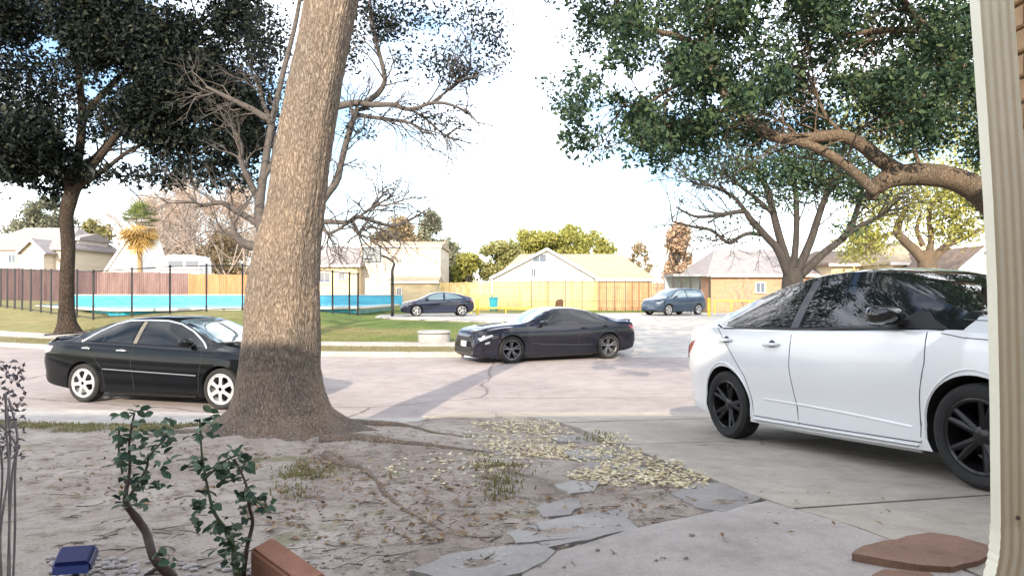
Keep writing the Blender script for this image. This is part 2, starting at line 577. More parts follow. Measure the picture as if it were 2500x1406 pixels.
def swalk_pt(x, t):
    e = 0.0 if 2.21 < t < 3.39 else -0.08
    return (x, far_kerb(x) + min(max(t, 2.22), 3.38), gz(x, far_kerb(x) + t) + 0.05 + e)
tag(grid_mesh('far_sidewalk', lin(-60, -1.0, 0.7), [2.2, 2.22, 2.6, 3.0, 3.38, 3.4], swalk_pt, M['sidewalk'], smooth=False), kind='structure')

xs_st = lin(-160, -60, 10)[:-1] + lin(-60, 30, 1.0)[:-1] + lin(30, 160, 10)
def street_pt(x, s):
    a, b = near_kerb(x) - 0.05, far_kerb(x) + 0.05
    return (x, a + (b - a) * s, 0.0)
tag(grid_mesh('street', xs_st, lin(0, 1, 0.1), street_pt, M['street'], smooth=False), kind='structure')

def kerb_strip(name, x0, x1, edge, side, h):
    """kerb with a rounded top running along edge(x); side=+1 when the lawn lies beyond it"""
    prof = [(0, -0.03), (0.0, h * 0.8), (0.02, h), (0.16, h + 0.004), (0.165, -0.03)]
    us = lin(x0, x1, 0.6)
    return grid_mesh(name, us, list(range(len(prof))), lambda u, i: (u, edge(u) + side * prof[i][0], prof[i][1]), M['kerb'], smooth=False)
tag(kerb_strip('far_kerb', -60, -1.4, far_kerb, 1, 0.14), kind='structure')
tag(kerb_strip('far_kerb', 9.5, 60, far_kerb, 1, 0.14), kind='structure')
tag(kerb_strip('near_kerb', -60, -1.2, near_kerb, -1, 0.15), kind='structure')

# near side: sidewalk, yard
def nsw_pt(x, t):
    e = 0.0 if 0.168 < t < 1.499 else -0.09
    y = near_kerb(x) - min(max(t, 0.169), 1.498)
    k = sstep(-2.6, -0.95, x)
    return (x, y, (0.165 + 0.03 * max(0, t - 0.17) + 0.006) * (1 - k) + (drive_z(x, y) - 0.012) * k + e)
nsw = tag(grid_mesh('near_sidewalk', lin(-40, -1.1, 0.5), [0.168, 0.169, 0.5, 0.9, 1.2, 1.498, 1.499], nsw_pt, M['sidewalk'], smooth=False), kind='structure')

def yard_z(x, y):
    z = gz(x, y)
    d2 = ((x - TREE_X) / 1.25) ** 2 + ((y - TREE_Y) / 0.95) ** 2
    z += 0.13 * math.exp(-d2)
    z += 0.05 * noise.noise(Vector((x * 0.8, y * 0.8, 1.3))) + 0.02 * noise.noise(Vector((x * 3.1, y * 3.1, 4.0))) + 0.008 * noise.noise(Vector((x * 9, y * 9, 7.0)))
    # sink beside the paving
    return z
def yard_pt(x, t):
    t0 = 1.499 - 1.2 * sstep(-1.6, -0.9, x)
    t = t0 + (t - 1.499) * ((13 - t0) / (13 - 1.499))
    y = near_kerb(x) - t
    z = yard_z(x, y)
    k = sstep(t0, t0 + 0.45, t)
    kx = sstep(-2.4, -0.7, x)
    edge = (0.165 + 0.03 * 1.33 - 0.01) * (1 - kx) + (drive_z(x, y) - 0.015) * kx
    z = edge * (1 - k) + z * k if y > 5 else z
    if x > -1.6 and y > 6:
        q = sstep(0.5, 0.0, drive_left(y) - x)
        z = z * (1 - q) + (drive_z(x, y) - 0.02) * q
    e = drive_left(y)
    if x > e - 0.05:
        z = gz(x, y) - 0.09
    elif in_poly(x, y, WALK):
        z = gz(x, y) - 0.09
    return (x, y, z)
WALK = [(1.47, 4.03), (1.78, 3.26), (2.15, 2.0), (2.2, 0.4), (-0.9, 0.4), (-0.5, 2.0), (0.0, 2.75), (0.07, 2.95), (0.2, 3.13), (0.33, 3.22), (0.58, 3.42), (0.95, 3.66), (1.2, 3.86)]
xs_y = lin(-30, -7, 0.5)[:-1] + lin(-7, 2.4, 0.055)
ts_y = lin(1.499, 8.3, 0.055)[:-1] + lin(8.3, 13, 0.3)
tag(grid_mesh('front_yard', xs_y, ts_y, yard_pt, M['soil']), kind='structure')
tag(grid_mesh('side_yard', lin(6.5, 60, 2), lin(-30, 9.05, 0.5), lambda x, y: (x, y, gz(x, y) - 0.02), M['lawn']), kind='structure')
tag(grid_mesh('back_ground', lin(-160, 160, 10), lin(-120, -2.0, 4), lambda x, y: (x, y, 0.6), M['lawn']), kind='structure')
tag(grid_mesh('left_yard_lawn', lin(-160, -29.5, 6), lin(1.55, 30, 2), lambda x, t: (x, near_kerb(x) - t, gz(x, near_kerb(x) - t)), M['lawn']), kind='structure')

# thin grass strip along the near sidewalk
def strip_pt(x, t):
    y = near_kerb(x) - t
    return (x, y, max(yard_pt(x, t)[2], 0) + 0.012 - (0.04 if t > 2.45 else 0))
tag(grid_mesh('grass_strip', lin(-16, -3.6, 0.1), lin(1.51, 2.5, 0.09), strip_pt, M['grass_near']), kind='structure')

drive = empty('driveway', (3.5, 6, 0.4))
tag(drive, kind='structure')
def slab(poly, mat, parent, z=drive_z):
    o = drape('concrete_slab', poly, z, mat, None, 0.35, 0.14)
    if parent:
        o.parent = parent
        o.matrix_parent_inverse = parent.matrix_world.inverted()
    return o
bpy.context.view_layer.update()
g_ = 0.016
def dl(y, off=0.0):
    return (drive_left(y) + off, y)
def jy(x, y0):      # joint lines cross the drive at a slant
    return y0 + 0.22 * (x - 1.0)
def row(y0, y1, xa, xb):
    """slab between two slanted joints; xa None = the drive's own left edge"""
    pts = []
    if xa is None:
        ys = [y for y in lin(y0 + g_, y1 - g_, 0.4)]
        pts = [dl(jy(drive_left(y), y)) if 0 else (drive_left(y), y) for y in ys]
        pts = [(x, y) for x, y in pts]
        lo = (xb - g_, jy(xb, y0) - 0 + g_ - 0.0)
        hi = (xb - g_, jy(xb, y1) - g_)
        return pts + [hi, lo]
    return [(xa + g_, jy(xa, y1) - g_), (xb - g_, jy(xb, y1) - g_), (xb - g_, jy(xb, y0) + g_), (xa + g_, jy(xa, y0) + g_)]
for y0, y1 in ((1.2, 3.85), (3.85, 6.45), (6.45, 8.35)):
    slab(row(y0, y1, None, 4.1), M['drive'], drive)
    slab(row(y0, y1, 4.1, 7.0), M['drive'], drive)
ap = [(drive_left(y), y) for y in (8.36 + g_, 8.6, 8.8, 9.0, 9.2, 9.4, 9.6)] + [(-1.3, 10.2), (-1.0, 10.9), (9.5, 10.9), (7.5, 9.9), (7.0, jy(7.0, 8.35) + g_), (4.1, jy(4.1, 8.35) + g_)]
slab(ap, M['drive'], drive)

walkway = empty('front_walk', (1, 3, 0.7))
tag(walkway, kind='structure')
bpy.context.view_layer.update()
slab(WALK, M['walk'], walkway, lambda x, y: drive_z(x, y) + 0.002)

# parking lot across the street and its entrance
LOT = [(-0.9, 20.15), (-0.6, 21.2), (0.0, 23.5), (0.6, 27), (0.4, 30.5), (-1.0, 33.0), (-4.0, 35.6), (-7.5, 38.2), (-7.8, 41), (-6.2, 46.5), (4, 47.5), (16, 49), (30, 50), (30, 36), (14, 30), (10.0, 24), (9.6, 21.2), (10.4, 20.15)]
tag(drape('parking_lot', LOT, lambda x, y: gz(x, max(y, 20.31)) * (1 if y > 20.4 else 0.0) * sstep(20.2, 22.2, y) + 0.045 * sstep(20.2, 21.0, y) + 0.006, M['lot'], None, 0.7, 0.12), kind='structure')
# ------------------------------------------------------------------ own house behind the camera, brick corner and downspout
M['brick'] = pm('buff_brick', (0.42, 0.27, 0.15), (0.55, 0.37, 0.22), 7, 0.9, bump=0.4, bscale=60, fine=0.2)
M['mortar'] = pm('mortar', (0.38, 0.34, 0.29), (0.46, 0.42, 0.36), 12, 0.95, bump=0.4, bscale=90)
M['shingle'] = pm('roof_shingle', (0.12, 0.105, 0.095), (0.19, 0.165, 0.15), 6, 0.95, bump=0.5, bscale=30)
own = empty('brick_house', (2, -2, 0.7))
tag(own, 'buff brick house corner at the right edge behind the cream downspout', 'house')
bpy.context.view_layer.update()
def sub(mb, name, mat, parent, **k):
    """build a part in world space under a parent that may be moved"""
    o = mb.build(name, mat, None, **k)
    o.parent = parent
    o.matrix_parent_inverse = parent.matrix_world.inverted()
    return o
m = MB()
m.box((-4.7, -4.2, 1.95), (18.0, 7.9, 2.7))
m.box((5.17, -1.1, 1.95), (7.22, 6.6, 2.7))
wall_own = sub(m, 'wall', M['mortar'], own)
m = MB()   # main roof, ridge along x
for (x0, x1, y0, yr, y1, ze, zr) in ((-15, 9.5, 0.45, -4.6, -9.5, 3.2, 5.88),):
    m.add([(x0, y0, ze), (x1, y0, ze), (x1, yr, zr), (x0, yr, zr), (x1, y1, ze), (x0, y1, ze),
           (x0, y0, ze + .12), (x1, y0, ze + .12), (x1, yr, zr + .12), (x0, yr, zr + .12), (x1, y1, ze + .12), (x0, y1, ze + .12)],
          [(0, 3, 2, 1), (3, 5, 4, 2), (6, 7, 8, 9), (9, 8, 10, 11), (0, 1, 7, 6), (4, 5, 11, 10), (1, 2, 8, 7), (2, 4, 10, 8), (0, 6, 9, 3), (3, 9, 11, 5)])
x0, x1, yf = 1.35, 9.2, 2.75     # garage wing, gable toward the street
xm = (x0 + x1) / 2
m.add([(x0, yf, 3.3), (xm, yf, 5.6), (x1, yf, 3.3), (x0, -4, 3.3), (xm, -4, 5.6), (x1, -4, 3.3),
       (x0, yf, 3.42), (xm, yf, 5.72), (x1, yf, 3.42), (x0, -4, 3.42), (xm, -4, 5.72), (x1, -4, 3.42)],
      [(0, 1, 4, 3), (1, 2, 5, 4), (6, 9, 10, 7), (7, 10, 11, 8), (0, 6, 7, 1), (1, 7, 8, 2), (0, 3, 9, 6), (2, 8, 11, 5)])
roof_own = sub(m, 'roof', M['shingle'], own)
m = MB()
m.add([(1.66, 2.15, 3.3), (xm, 2.15, 5.5), (8.75, 2.15, 3.3)], [(0, 1, 2)])
sub(m, 'gable', M['mortar'], own)
# individual bricks on the visible side face (x = 1.65) and the corner
bm_ = MB()
bm_.box((0, 0, 0), (0.05, 0.215, 0.064))
brick_proto = bm_.build('brick', M['brick'], None, bevel=0.004)
bme = brick_proto.data
bpy.data.objects.remove(brick_proto)
for c in range(29):
    z = 0.66 + c * 0.0755
    off = 0.1125 if c % 2 else 0.0
    if c % 2:
        o = bpy.data.objects.new('brick', bme)
        col.objects.link(o)
        o.parent = own
        o.matrix_parent_inverse = own.matrix_world.inverted()
        o.location = (1.561, 2.136, z)
        o.scale = (1, 0.47, 1)
    for k in range(5):
        y = 2.08 - off - k * 0.225
        o = bpy.data.objects.new('brick', bme)
        col.objects.link(o)
        o.parent = own
        o.matrix_parent_inverse = own.matrix_world.inverted()
        o.location = (1.561 + random.uniform(-.0015, .0015), y, z)

# downspout, fluted rectangular, with a kicked-out elbow at the bottom
ds = empty('downspout', (1.47, 2.05, 0.8))
tag(ds, 'cream fluted metal downspout with crimped elbow at the right edge', 'downspout')
bpy.context.view_layer.update()
def fluted(wd, dp, n=4, a=0.0012):
    pts = []
    steps = n * 8
    for i in range(steps + 1):
        t = i / steps
        pts.append((-wd / 2 + wd * t, -dp / 2 - a * math.cos(2 * math.pi * n * t)))
    for i in range(1, steps):
        t = i / steps
        pts.append((wd / 2 + a * math.cos(2 * math.pi * n * t) * 0, -dp / 2 + dp * t))
    pts += [(wd / 2, dp / 2), (-wd / 2, dp / 2)]
    return pts
DW, DD = 0.100, 0.042
prof = fluted(DW, DD)
def loft(mb, frames, prof):
    """frames: list of (center, right, out) vectors carrying the profile"""
    n = len(prof)
    b = len(mb.v)
    for c, r, o in frames:
        for x, y in prof:
            mb.v.append(tuple(c + r * x + o * y))
    for i in range(len(frames) - 1):
        for k in range(n):
            mb.f.append((b + i * n + k, b + i * n + (k + 1) % n, b + (i + 1) * n + (k + 1) % n, b + (i + 1) * n + k))
m = MB()
rt, ot = Vector((1, 0, 0)), Vector((0, 1, 0))
top, bot = P(2424, -160, 2.05), P(2469, 1290, 2.05)
frames = [(P(x_, y_, 2.05), rt, ot) for x_, y_ in ((2469, 1290), (2468, 1000), (2463, 700), (2454, 480), (2442, 280), (2424, 0), (2415, -160), (2400, -420))]
loft(m, frames, prof)
sub(m, 'pipe', M['cream'], ds, smooth=True, angle=50)
m = MB()   # elbow: crimps, then the kick to the left
fr = []
for i in range(15):
    t = i / 14
    a = R_(28) * sstep(0.1, 1, t)
    c = bot + Vector((0, 0, 0.012)) + Vector((-0.05 * t * t, -0.02 * t, -0.20 * t))
    k = 1.05 + (0.05 if (i % 2 and 2 < i < 12) else 0)
    r = Vector((math.cos(a), 0, -math.sin(a))) * k
    fr.append((c, r, ot * k))
c = fr[-1][0]
fr.append((c + Vector((-0.07, -0.01, -0.13)), fr[-1][1], fr[-1][2]))
loft(m, fr, prof)
sub(m, 'elbow', M['cream'], ds, smooth=True, angle=25)
m = MB()
for py in (700, 110):
    c = P(2436 + (py - 110) * 0.02, py, 2.25)
    m.box(c + Vector((0.02, 0.02, 0)), (DW + 0.03, DD + 0.012, 0.03))
m = MB()
m.lathe([(0.0, -0.004), (0.006, -0.004), (0.006, 0.0)], 10, 'Y', P(2466, 1255, 2.05) + Vector((0, -DD / 2 - 0.004, 0)))
sub(m, 'rivet', pm('rivet', (0.12, 0.12, 0.11), rough=0.5), ds)
# plastic drain pipe standing in the corner
m = MB()
m.box((1.470, 1.985, 1.04), (0.05, 0.05, 0.80))
pp = None and m.build('drain_pipe', pm('cream_plastic', (0.66, 0.64, 0.56), (0.7, 0.68, 0.6), 3, 0.4), bevel=0.012)


# ------------------------------------------------------------------ pool, its fence and the court
M['water'] = None
wm, t, b = new_mat('pool_water')
b.inputs['Base Color'].default_value = (0.03, 0.38, 0.52, 1)
b.inputs['Roughness'].default_value = 0.12
n_ = noise_node(t, 1.2, 4, 0.6, (1, 2.5, 1))
bump_to(t, b, n_.outputs['Fac'], 0.5, 0.08)
M['water'] = wm
M['pooltile'] = pm('pool_tile_blue', (0.02, 0.33, 0.50), (0.06, 0.45, 0.60), 1.2, 0.35, stretch=(1, 1, 4), fine=0.2)
M['coping'] = pm('pool_coping', (0.5, 0.47, 0.44), (0.6, 0.57, 0.53), 3, 0.8)
PZ = 1.06
pool = empty('swimming_pool', (-18, 40, PZ))
tag(pool, 'turquoise swimming pool with raised blue tiled far wall behind the black fence', 'pool')
bpy.context.view_layer.update()
def poly_slab(poly, z0, z1):
    mb = MB()
    mb.prism(poly, z0, z1)
    return mb
sub(poly_slab([(-31.5, 45.5), (-19.3, 34.5), (-9.0, 40), (-8.6, 50), (-31, 51)], PZ - .4, PZ + 0.03), 'water', M['water'], pool)
mb = MB()
cp = [(-31.7, 45.4), (-19.3, 34.3), (-8.8, 39.9), (-8.3, 50.2)]
for a, b2 in zip(cp, cp[1:]):
    mb.bar((*a, PZ - 0.02), (*b2, PZ - 0.02), 0.35, 0.12)
sub(mb, 'coping', M['coping'], pool)
mb = MB()
mb.box((-20.0, 50.8, PZ + 0.30), (24, 0.5, 0.72))
sub(mb, 'tiled_wall', M['pooltile'], pool)
for i in range(9):     # lighter scuppers and caps along the wall
    pass
mb = MB()
mb.box((-20.0, 50.8, PZ + 0.68), (24.1, 0.62, 0.07))
sub(mb, 'wall_cap', M['coping'], pool)

def post_fence(name, label, pts, posts, hgt, mat, rails=(0.08, 0.98), r=0.035, zf=gz, cat='fence', rr=0.018):
    """pts: plan polyline, posts: list of plan points on it"""
    e = empty(name, (posts[0][0], posts[0][1], zf(*posts[0])))
    tag(e, label, cat)
    bpy.context.view_layer.update()
    for (x, y) in posts:
        z = zf(x, y)
        mb = MB()
        mb.tube([(x, y, z - 0.1), (x, y, z + hgt)], r, 8)
        mb.lathe([(r * 1.3, hgt), (r * 1.3, hgt + .03), (0.001, hgt + .07)], 8, 'Z', (x, y, z))
        sub(mb, 'post', mat, e)
    for k in rails:
        for a, b2 in zip(posts, posts[1:]):
            mb = MB()
            mb.tube([(*a, zf(*a) + hgt * k), (*b2, zf(*b2) + hgt * k)], rr, 6)
            sub(mb, 'rail', mat, e)
    return e
def on_fence(px):
    """the pool fence seen at column px: it runs left-back from its corner, then right-back"""
    A, C, B = (-37.0, 47.5), (-19.3, 32.6), (-8.6, 38.6)
    for (p, q) in ((A, C), (C, B)):
        s = (px - 1250) / FPX
        dx, dy = q[0] - p[0], q[1] - p[1]
        den = dx - s * dy
        t_ = (s * p[1] - p[0]) / den
        if -0.02 <= t_ <= 1.02:
            return (p[0] + dx * t_, p[1] + dy * t_)
    return None
cols = [-40, -18, 2, 18, 36, 54, 75, 100, 125, 152, 188, 228, 322, 415, 504, 592, 668, 740, 812, 853, 874]
posts = [on_fence(c) for c in cols]
posts = [p for p in posts if p]
def fz(x, y):
    return gz(x, y) - 0.02
pf = post_fence('pool_fence', 'tall black metal post fence around the swimming pool', None, posts, 2.35, M['black_metal'], rails=(0.05, 0.985), zf=fz, r=0.048, rr=0.025)

# court fence on the right, in front of the far yellow fence
cpx = [1297, 1338, 1380, 1421, 1463, 1480, 1500, 1527, 1545, 1560, 1583, 1604, 1622]
post_fence('court_fence', 'thin dark chain link fence posts beyond the parking lot on the right', None,
           [((p - 1250) / FPX * 52, 52.0) for p in cpx], 2.3, pm('dark_grey_metal', (0.09, 0.07, 0.05), rough=0.6), rails=(0.35, 0.98), r=0.03)

# basketball hoop
bh = empty('basketball_hoop', G(958, 770))
bz = gz((958 - 1250) / FPX * 38.5, 38.5)
bh.location = ((958 - 1250) / FPX * 38.5, 38.5, bz)
tag(bh, 'basketball hoop with white backboard on a dark bent pole by the pool', 'hoop')
bpy.context.view_layer.update()
mb = MB()
q = [P(958, 772, 38.5), P(958, 690, 38.5), P(958, 660, 38.5), P(962, 645, 38.5), P(955, 635, 38.5), P(935, 625, 38.5), P(915, 624, 38.5)]
mb.tube(q, [0.085, 0.085, 0.08, 0.07, 0.065, 0.06, 0.06], 10, 4)
sub(mb, 'pole', M['black_metal'], bh, smooth=True)
mb = MB()
c = P(908, 622, 38.4)
rot = Matrix.Rotation(R_(-25), 3, 'Z')
mb.box(c, (1.25, 0.05, 0.85), rot)
sub(mb, 'backboard', pm('white_backboard', (0.75, 0.74, 0.72), rough=0.4), bh)
mb = MB()
for sx in (-1, 1):
    mb.box(c + rot @ Vector((sx * 0.6, -0.035, 0)), (0.04, 0.02, 0.85), rot)
    mb.box(c + rot @ Vector((0, -0.036, sx * 0.405)), (1.25, 0.02, 0.04), rot)
mb.box(c + rot @ Vector((0, -0.036, -0.02)), (0.5, 0.02, 0.04), rot)
sub(mb, 'board_frame', M['black_metal'], bh)
mb = MB()
cc = c + rot @ Vector((0, -0.38, -0.25))
ring = [cc + Vector((0.23 * math.cos(a), 0.23 * math.sin(a), 0)) for a in [2 * math.pi * i / 16 for i in range(17)]]
mb.tube(ring, 0.018, 6, 1)
mb.bar(cc + Vector((0, 0.23, 0)), c + rot @ Vector((0, 0, -0.25)), 0.08, 0.03)
sub(mb, 'rim', M['black_metal'], bh)

# ------------------------------------------------------------------ houses, fences and far things
def facade_windows(e, rects, D, mat_frame, mat_glass):
    for (x0, y0, x1, y1) in rects:
        a, b2 = P(x0, y0, D - 0.06), P(x1, y1, D - 0.06)
        c = (a + b2) / 2
        mb = MB()
        wx, wz = b2.x - a.x, a.z - b2.z
        f = 0.07
        mb.box(c + Vector((0, 0, wz / 2)), (wx + f, 0.1, f)); mb.box(c - Vector((0, 0, wz / 2)), (wx + 2 * f, 0.16, f))
        mb.box(c + Vector((wx / 2, 0, 0)), (f, 0.098, wz)); mb.box(c - Vector((wx / 2, 0, 0)), (f, 0.098, wz))
        mb.box(c, (f * 0.6, 0.07, wz))
        fo = sub(mb, 'window', mat_frame, e)
        mb = MB()
        mb.box(c + Vector((0, 0.02, 0)), (wx, 0.02, wz))
        g = mb.build('pane', mat_glass, None)
        g.parent = fo
        g.matrix_parent_inverse = fo.matrix_world.inverted()
M['glass_far'] = pm('far_window_glass', (0.09, 0.12, 0.17), rough=0.08)
M['frame_far'] = pm('far_window_frame', (0.7, 0.68, 0.66), rough=0.6)
def house(name, label, px0, px1, D, y_eave, y_ridge, depth, wmat, rmat, gable=False, wins=(), ridge=None, over=0.35, door=None, cat='house', hip=0.0, zg=None):
    """a house whose street face spans px0..px1 at D metres; gable=True turns the gable to us"""
    a, b2 = P(px0, y_eave, D), P(px1, y_eave, D)
    zr = P(0, y_ridge, D + (0 if gable else depth / 2)).z
    ze = a.z
    z0 = (gz((a.x + b2.x) / 2, D) if zg is None else zg) - 0.3
    x0, x1 = a.x, b2.x
    e = empty(name, ((x0 + x1) / 2, D, z0 + 0.3))
    tag(e, label, cat)
    bpy.context.view_layer.update()
    mb = MB()
    mb.box(((x0 + x1) / 2, D + depth / 2, (z0 + ze) / 2), (x1 - x0, depth, ze - z0))
    y1 = D + depth
    th = 0.16
    if gable:
        xr = (x0 + x1) / 2 if ridge is None else P(ridge, 0, D).x
        mb.add([(x0, D, ze), (x1, D, ze), (xr, D, zr), (x0, y1, ze), (x1, y1, ze), (xr, y1, zr)], [(0, 1, 2), (3, 5, 4)])
    sub(mb, 'wall', wmat, e)
    mb = MB()
    o = over
    if gable:
        def roofside(xe, sg):
            k = (zr - ze) / (xr - xe)
            xe2 = xe - sg * o
            ze2 = ze - abs(k) * o
            n = 2
            mb.add([(xe2, D - o, ze2), (xr, D - o, zr), (xr, y1 + o, zr), (xe2, y1 + o, ze2),
                    (xe2, D - o, ze2 + th), (xr, D - o, zr + th), (xr, y1 + o, zr + th), (xe2, y1 + o, ze2 + th)],
                   [(0, 1, 2, 3), (4, 7, 6, 5), (0, 4, 5, 1), (1, 5, 6, 2), (2, 6, 7, 3), (3, 7, 4, 0)])
        roofside(x0, 1)
        roofside(x1, -1)
    else:
        ym = D + depth / 2
        hx = hip * (x1 - x0) / 2
        A = [(x0 - o, D - o, ze), (x1 + o, D - o, ze), (x1 + o, y1 + o, ze), (x0 - o, y1 + o, ze)]
        B = [(x0 - o + hx, ym, zr), (x1 + o - hx, ym, zr)]
        lo = A + B
        hi = [(p[0], p[1], p[2] + th) for p in lo]
        mb.add(lo + hi, [(6, 7, 11, 10), (8, 9, 10, 11), (7, 8, 11), (9, 6, 10), (0, 1, 7, 6), (1, 2, 8, 7), (2, 3, 9, 8), (3, 0, 6, 9), (3, 2, 1, 0)])
        if hip == 0:
            mb.add([(x0, D, ze), (x0, y1, ze), (x0, ym, zr)], [(0, 1, 2)])
            mb.add([(x1, D, ze), (x1, y1, ze), (x1, ym, zr)], [(0, 1, 2)])
    sub(mb, 'roof', rmat, e)
    mb = MB()
    if gable:
        for xe, sg in ((x0, 1), (x1, -1)):
            k = abs((zr - ze) / (xr - xe))
            mb.bar((xe - sg * o, D - o - 0.02, ze - k * o + 0.02), (xr, D - o - 0.02, zr + 0.02), 0.06, 0.22)
    else:
        mb.box(((x0 + x1) / 2, D - o - 0.03, ze + 0.03), (x1 - x0 + 2 * o, 0.05, 0.2))
    sub(mb, 'fascia', M['frame_far'], e)
    facade_windows(e, wins, D, M['frame_far'], M['glass_far'])
    return e

W_cream = pm('cream_siding', (0.52, 0.45, 0.36), (0.60, 0.53, 0.43), 1.0, 0.85, stretch=(0.3, 0.3, 6))
W_white = pm('white_siding', (0.60, 0.56, 0.55), (0.68, 0.64, 0.62), 1.0, 0.85, stretch=(0.3, 0.3, 6))
W_tan = pm('tan_siding', (0.50, 0.40, 0.25), (0.58, 0.47, 0.31), 1.0, 0.85)
W_brick = pm('orange_brick_far', (0.38, 0.21, 0.13), (0.48, 0.29, 0.19), 5, 0.9, fine=0.25)
RF_grey = pm('grey_shingles', (0.24, 0.22, 0.22), (0.32, 0.29, 0.29), 2.5, 0.95, fine=0.3)
RF_warm = pm('tan_shingles', (0.33, 0.265, 0.18), (0.42, 0.345, 0.24), 2.0, 0.95, fine=0.3)
RF_brown = pm('brown_shingles', (0.16, 0.12, 0.095), (0.23, 0.17, 0.14), 2.0, 0.95, fine=0.3)

h_left = house('house', 'cream house with grey gabled roof at the far left behind the fence', -60, 160, 66, 608, 560, 9, W_cream, RF_grey, hip=0.45, wins=[(20, 622, 38, 642)])
g_left = house('house', 'small front gable on the far left cream house', 52, 106, 64.5, 612, 586, 2.5, W_cream, RF_grey, gable=True, cat='gable')
house('house', 'narrow white house seen just right of the left oak trunk', 172, 190, 68, 585, 575, 5, W_white, RF_grey)
house('shed', 'steep white gable roofed shed behind the palm', 258, 345, 62, 662, 574, 5, W_white, pm('white_metal_roof', (0.62, 0.6, 0.58), (0.7, 0.68, 0.65), 2, 0.6), gable=True, ridge=318, over=0.1, cat='shed')
house('house', 'grey roofed house with pale walls just right of the big trunk', 735, 872, 64, 650, 605, 9, W_tan, RF_grey, hip=0.3, wins=[(779, 664, 806, 690), (826, 664, 843, 684)])
house('house', 'large plain cream two storey house behind the basketball hoop', 880, 1075, 66, 603, 594, 9, W_cream, RF_warm, over=0.15, wins=[(1003, 690, 1019, 708)])
house('house', 'low cream lean-to with tan roof in front of the tall cream house', 952, 1066, 61, 690, 678, 4, W_tan, RF_warm, over=0.2, wins=[(968, 702, 980, 722)], cat='annex')
h_tan = house('house', 'white gabled house with long tan roof behind the yellow board fence', 1215, 1592, 66, 684, 624, 11, W_white, RF_warm, hip=0.35)
g_tan = house('house', 'white gabled house front with a blue window on the right', 1205, 1450, 63, 676, 609, 4, W_white, RF_warm, gable=True, ridge=1335, wins=[(1300, 620, 1334, 640), (1296, 656, 1308, 676)])
house('house', 'orange brick house with pale grey hip roof left of the spreading tree', 1735, 2010, 52, 674, 614, 10, W_brick, RF_grey, hip=0.5, wins=[(1845, 690, 1868, 715)])
house('house', 'long low house with olive roof behind the white sedan', 2030, 2250, 50, 648, 618, 8, W_tan, RF_brown, hip=0.3)
house('house', 'tan roofed house right of the lime green tree', 2180, 2360, 46, 645, 598, 8, W_tan, RF_warm, hip=0.4)
house('house', 'white gable end with brown roof beside the downspout', 2318, 2480, 40, 675, 606, 7, W_white, RF_brown, gable=True, ridge=2398)

def merge(gable, host):
    """the front gable belongs to its house"""
    for ch in [o for o in bpy.data.objects if o.parent == gable]:
        mw = ch.matrix_world.copy()
        ch.parent = host
        ch.matrix_parent_inverse = host.matrix_world.inverted()
        ch.matrix_world = mw
        if ch.name.split('.')[0] in ('wall', 'roof', 'fascia'):
            ch.name = 'gable_' + ch.name.split('.')[0]
    bpy.data.objects.remove(gable)
bpy.context.view_layer.update()
merge(g_left, h_left)
merge(g_tan, h_tan)

def board_fence(name, label, pa, pb, ya, yb, mat, Da, Db, panel=2.4):
    """board fence between two pixel columns, top rows ya/yb, posts and panels of single boards"""
    a, b2 = P(pa, ya, Da), P(pb, yb, Db)
    n = max(1, int(round((b2 - a).length / panel)))
    e = empty(name, (a.x, a.y, gz(a.x, a.y)))
    tag(e, label, 'fence')
    bpy.context.view_layer.update()
    for i in range(n):
        p, q = a.lerp(b2, i / n), a.lerp(b2, (i + 1) / n)
        d = (q - p)
        L = d.length
        dh = Vector((d.x, d.y, 0)).normalized()
        nrm = Vector((-dh.y, dh.x, 0))
        mb = MB()
        nb = max(1, int(L / 0.15))
        rot = Matrix((dh, nrm, Vector((0, 0, 1)))).transposed()
        for k in range(nb):
            c = p + d * ((k + 0.5) / nb)
            zt = c.z + random.uniform(-0.02, 0.02)
            zb = gz(c.x, c.y)
            mb.box((c.x, c.y, (zt + zb) / 2), (L / nb - 0.015, 0.025 + random.uniform(0, .012), zt - zb), rot)
        for rr in (0.25, 0.8):
            zb = gz(p.x, p.y)
            mb.bar((p.x + nrm.x * 0.04, p.y + nrm.y * 0.04, zb + (p.z - zb) * rr), (q.x + nrm.x * 0.04, q.y + nrm.y * 0.04, zb + (q.z - zb) * rr), 0.05, 0.09)
        sub(mb, 'board_panel', mat, e)
        mb = MB()
        zb = gz(p.x, p.y)
        mb.box((p.x, p.y, (p.z + 0.06 + zb) / 2), (0.11, 0.11, p.z + 0.06 - zb), rot)
        sub(mb, 'post', mat, e)
    return e
F_dark = pm('old_dark_boards', (0.075, 0.048, 0.052), (0.12, 0.078, 0.08), 2.5, 0.9, stretch=(1, 1, 0.2), fine=0.3)
F_pink = pm('weathered_boards', (0.15, 0.095, 0.09), (0.23, 0.15, 0.14), 2.5, 0.9, stretch=(1, 1, 0.2), fine=0.3)
F_orange = pm('cedar_boards', (0.33, 0.165, 0.075), (0.44, 0.245, 0.12), 2.5, 0.9, stretch=(1, 1, 0.2), fine=0.25)
F_yellow = pm('new_pine_boards', (0.44, 0.32, 0.14), (0.55, 0.42, 0.2), 2.5, 0.9, stretch=(1, 1, 0.2), fine=0.25)
board_fence('board_fence', 'dark weathered board fence behind the pool at far left', -80, 240, 652, 662, F_dark, 56, 54)
board_fence('board_fence', 'pinkish brown board fence behind the middle of the pool', 240, 462, 664, 666, F_pink, 54, 53.5)
board_fence('board_fence', 'orange cedar fence behind the pool beside the big trunk', 462, 640, 668, 672, F_orange, 53.5, 53)
board_fence('board_fence', 'pale pine fence below the tall cream house', 1075, 1200, 690, 688, F_yellow, 58, 58)
board_fence('board_fence', 'yellow pine fence in front of the white gabled house', 1205, 1460, 686, 686, F_yellow, 58, 58)
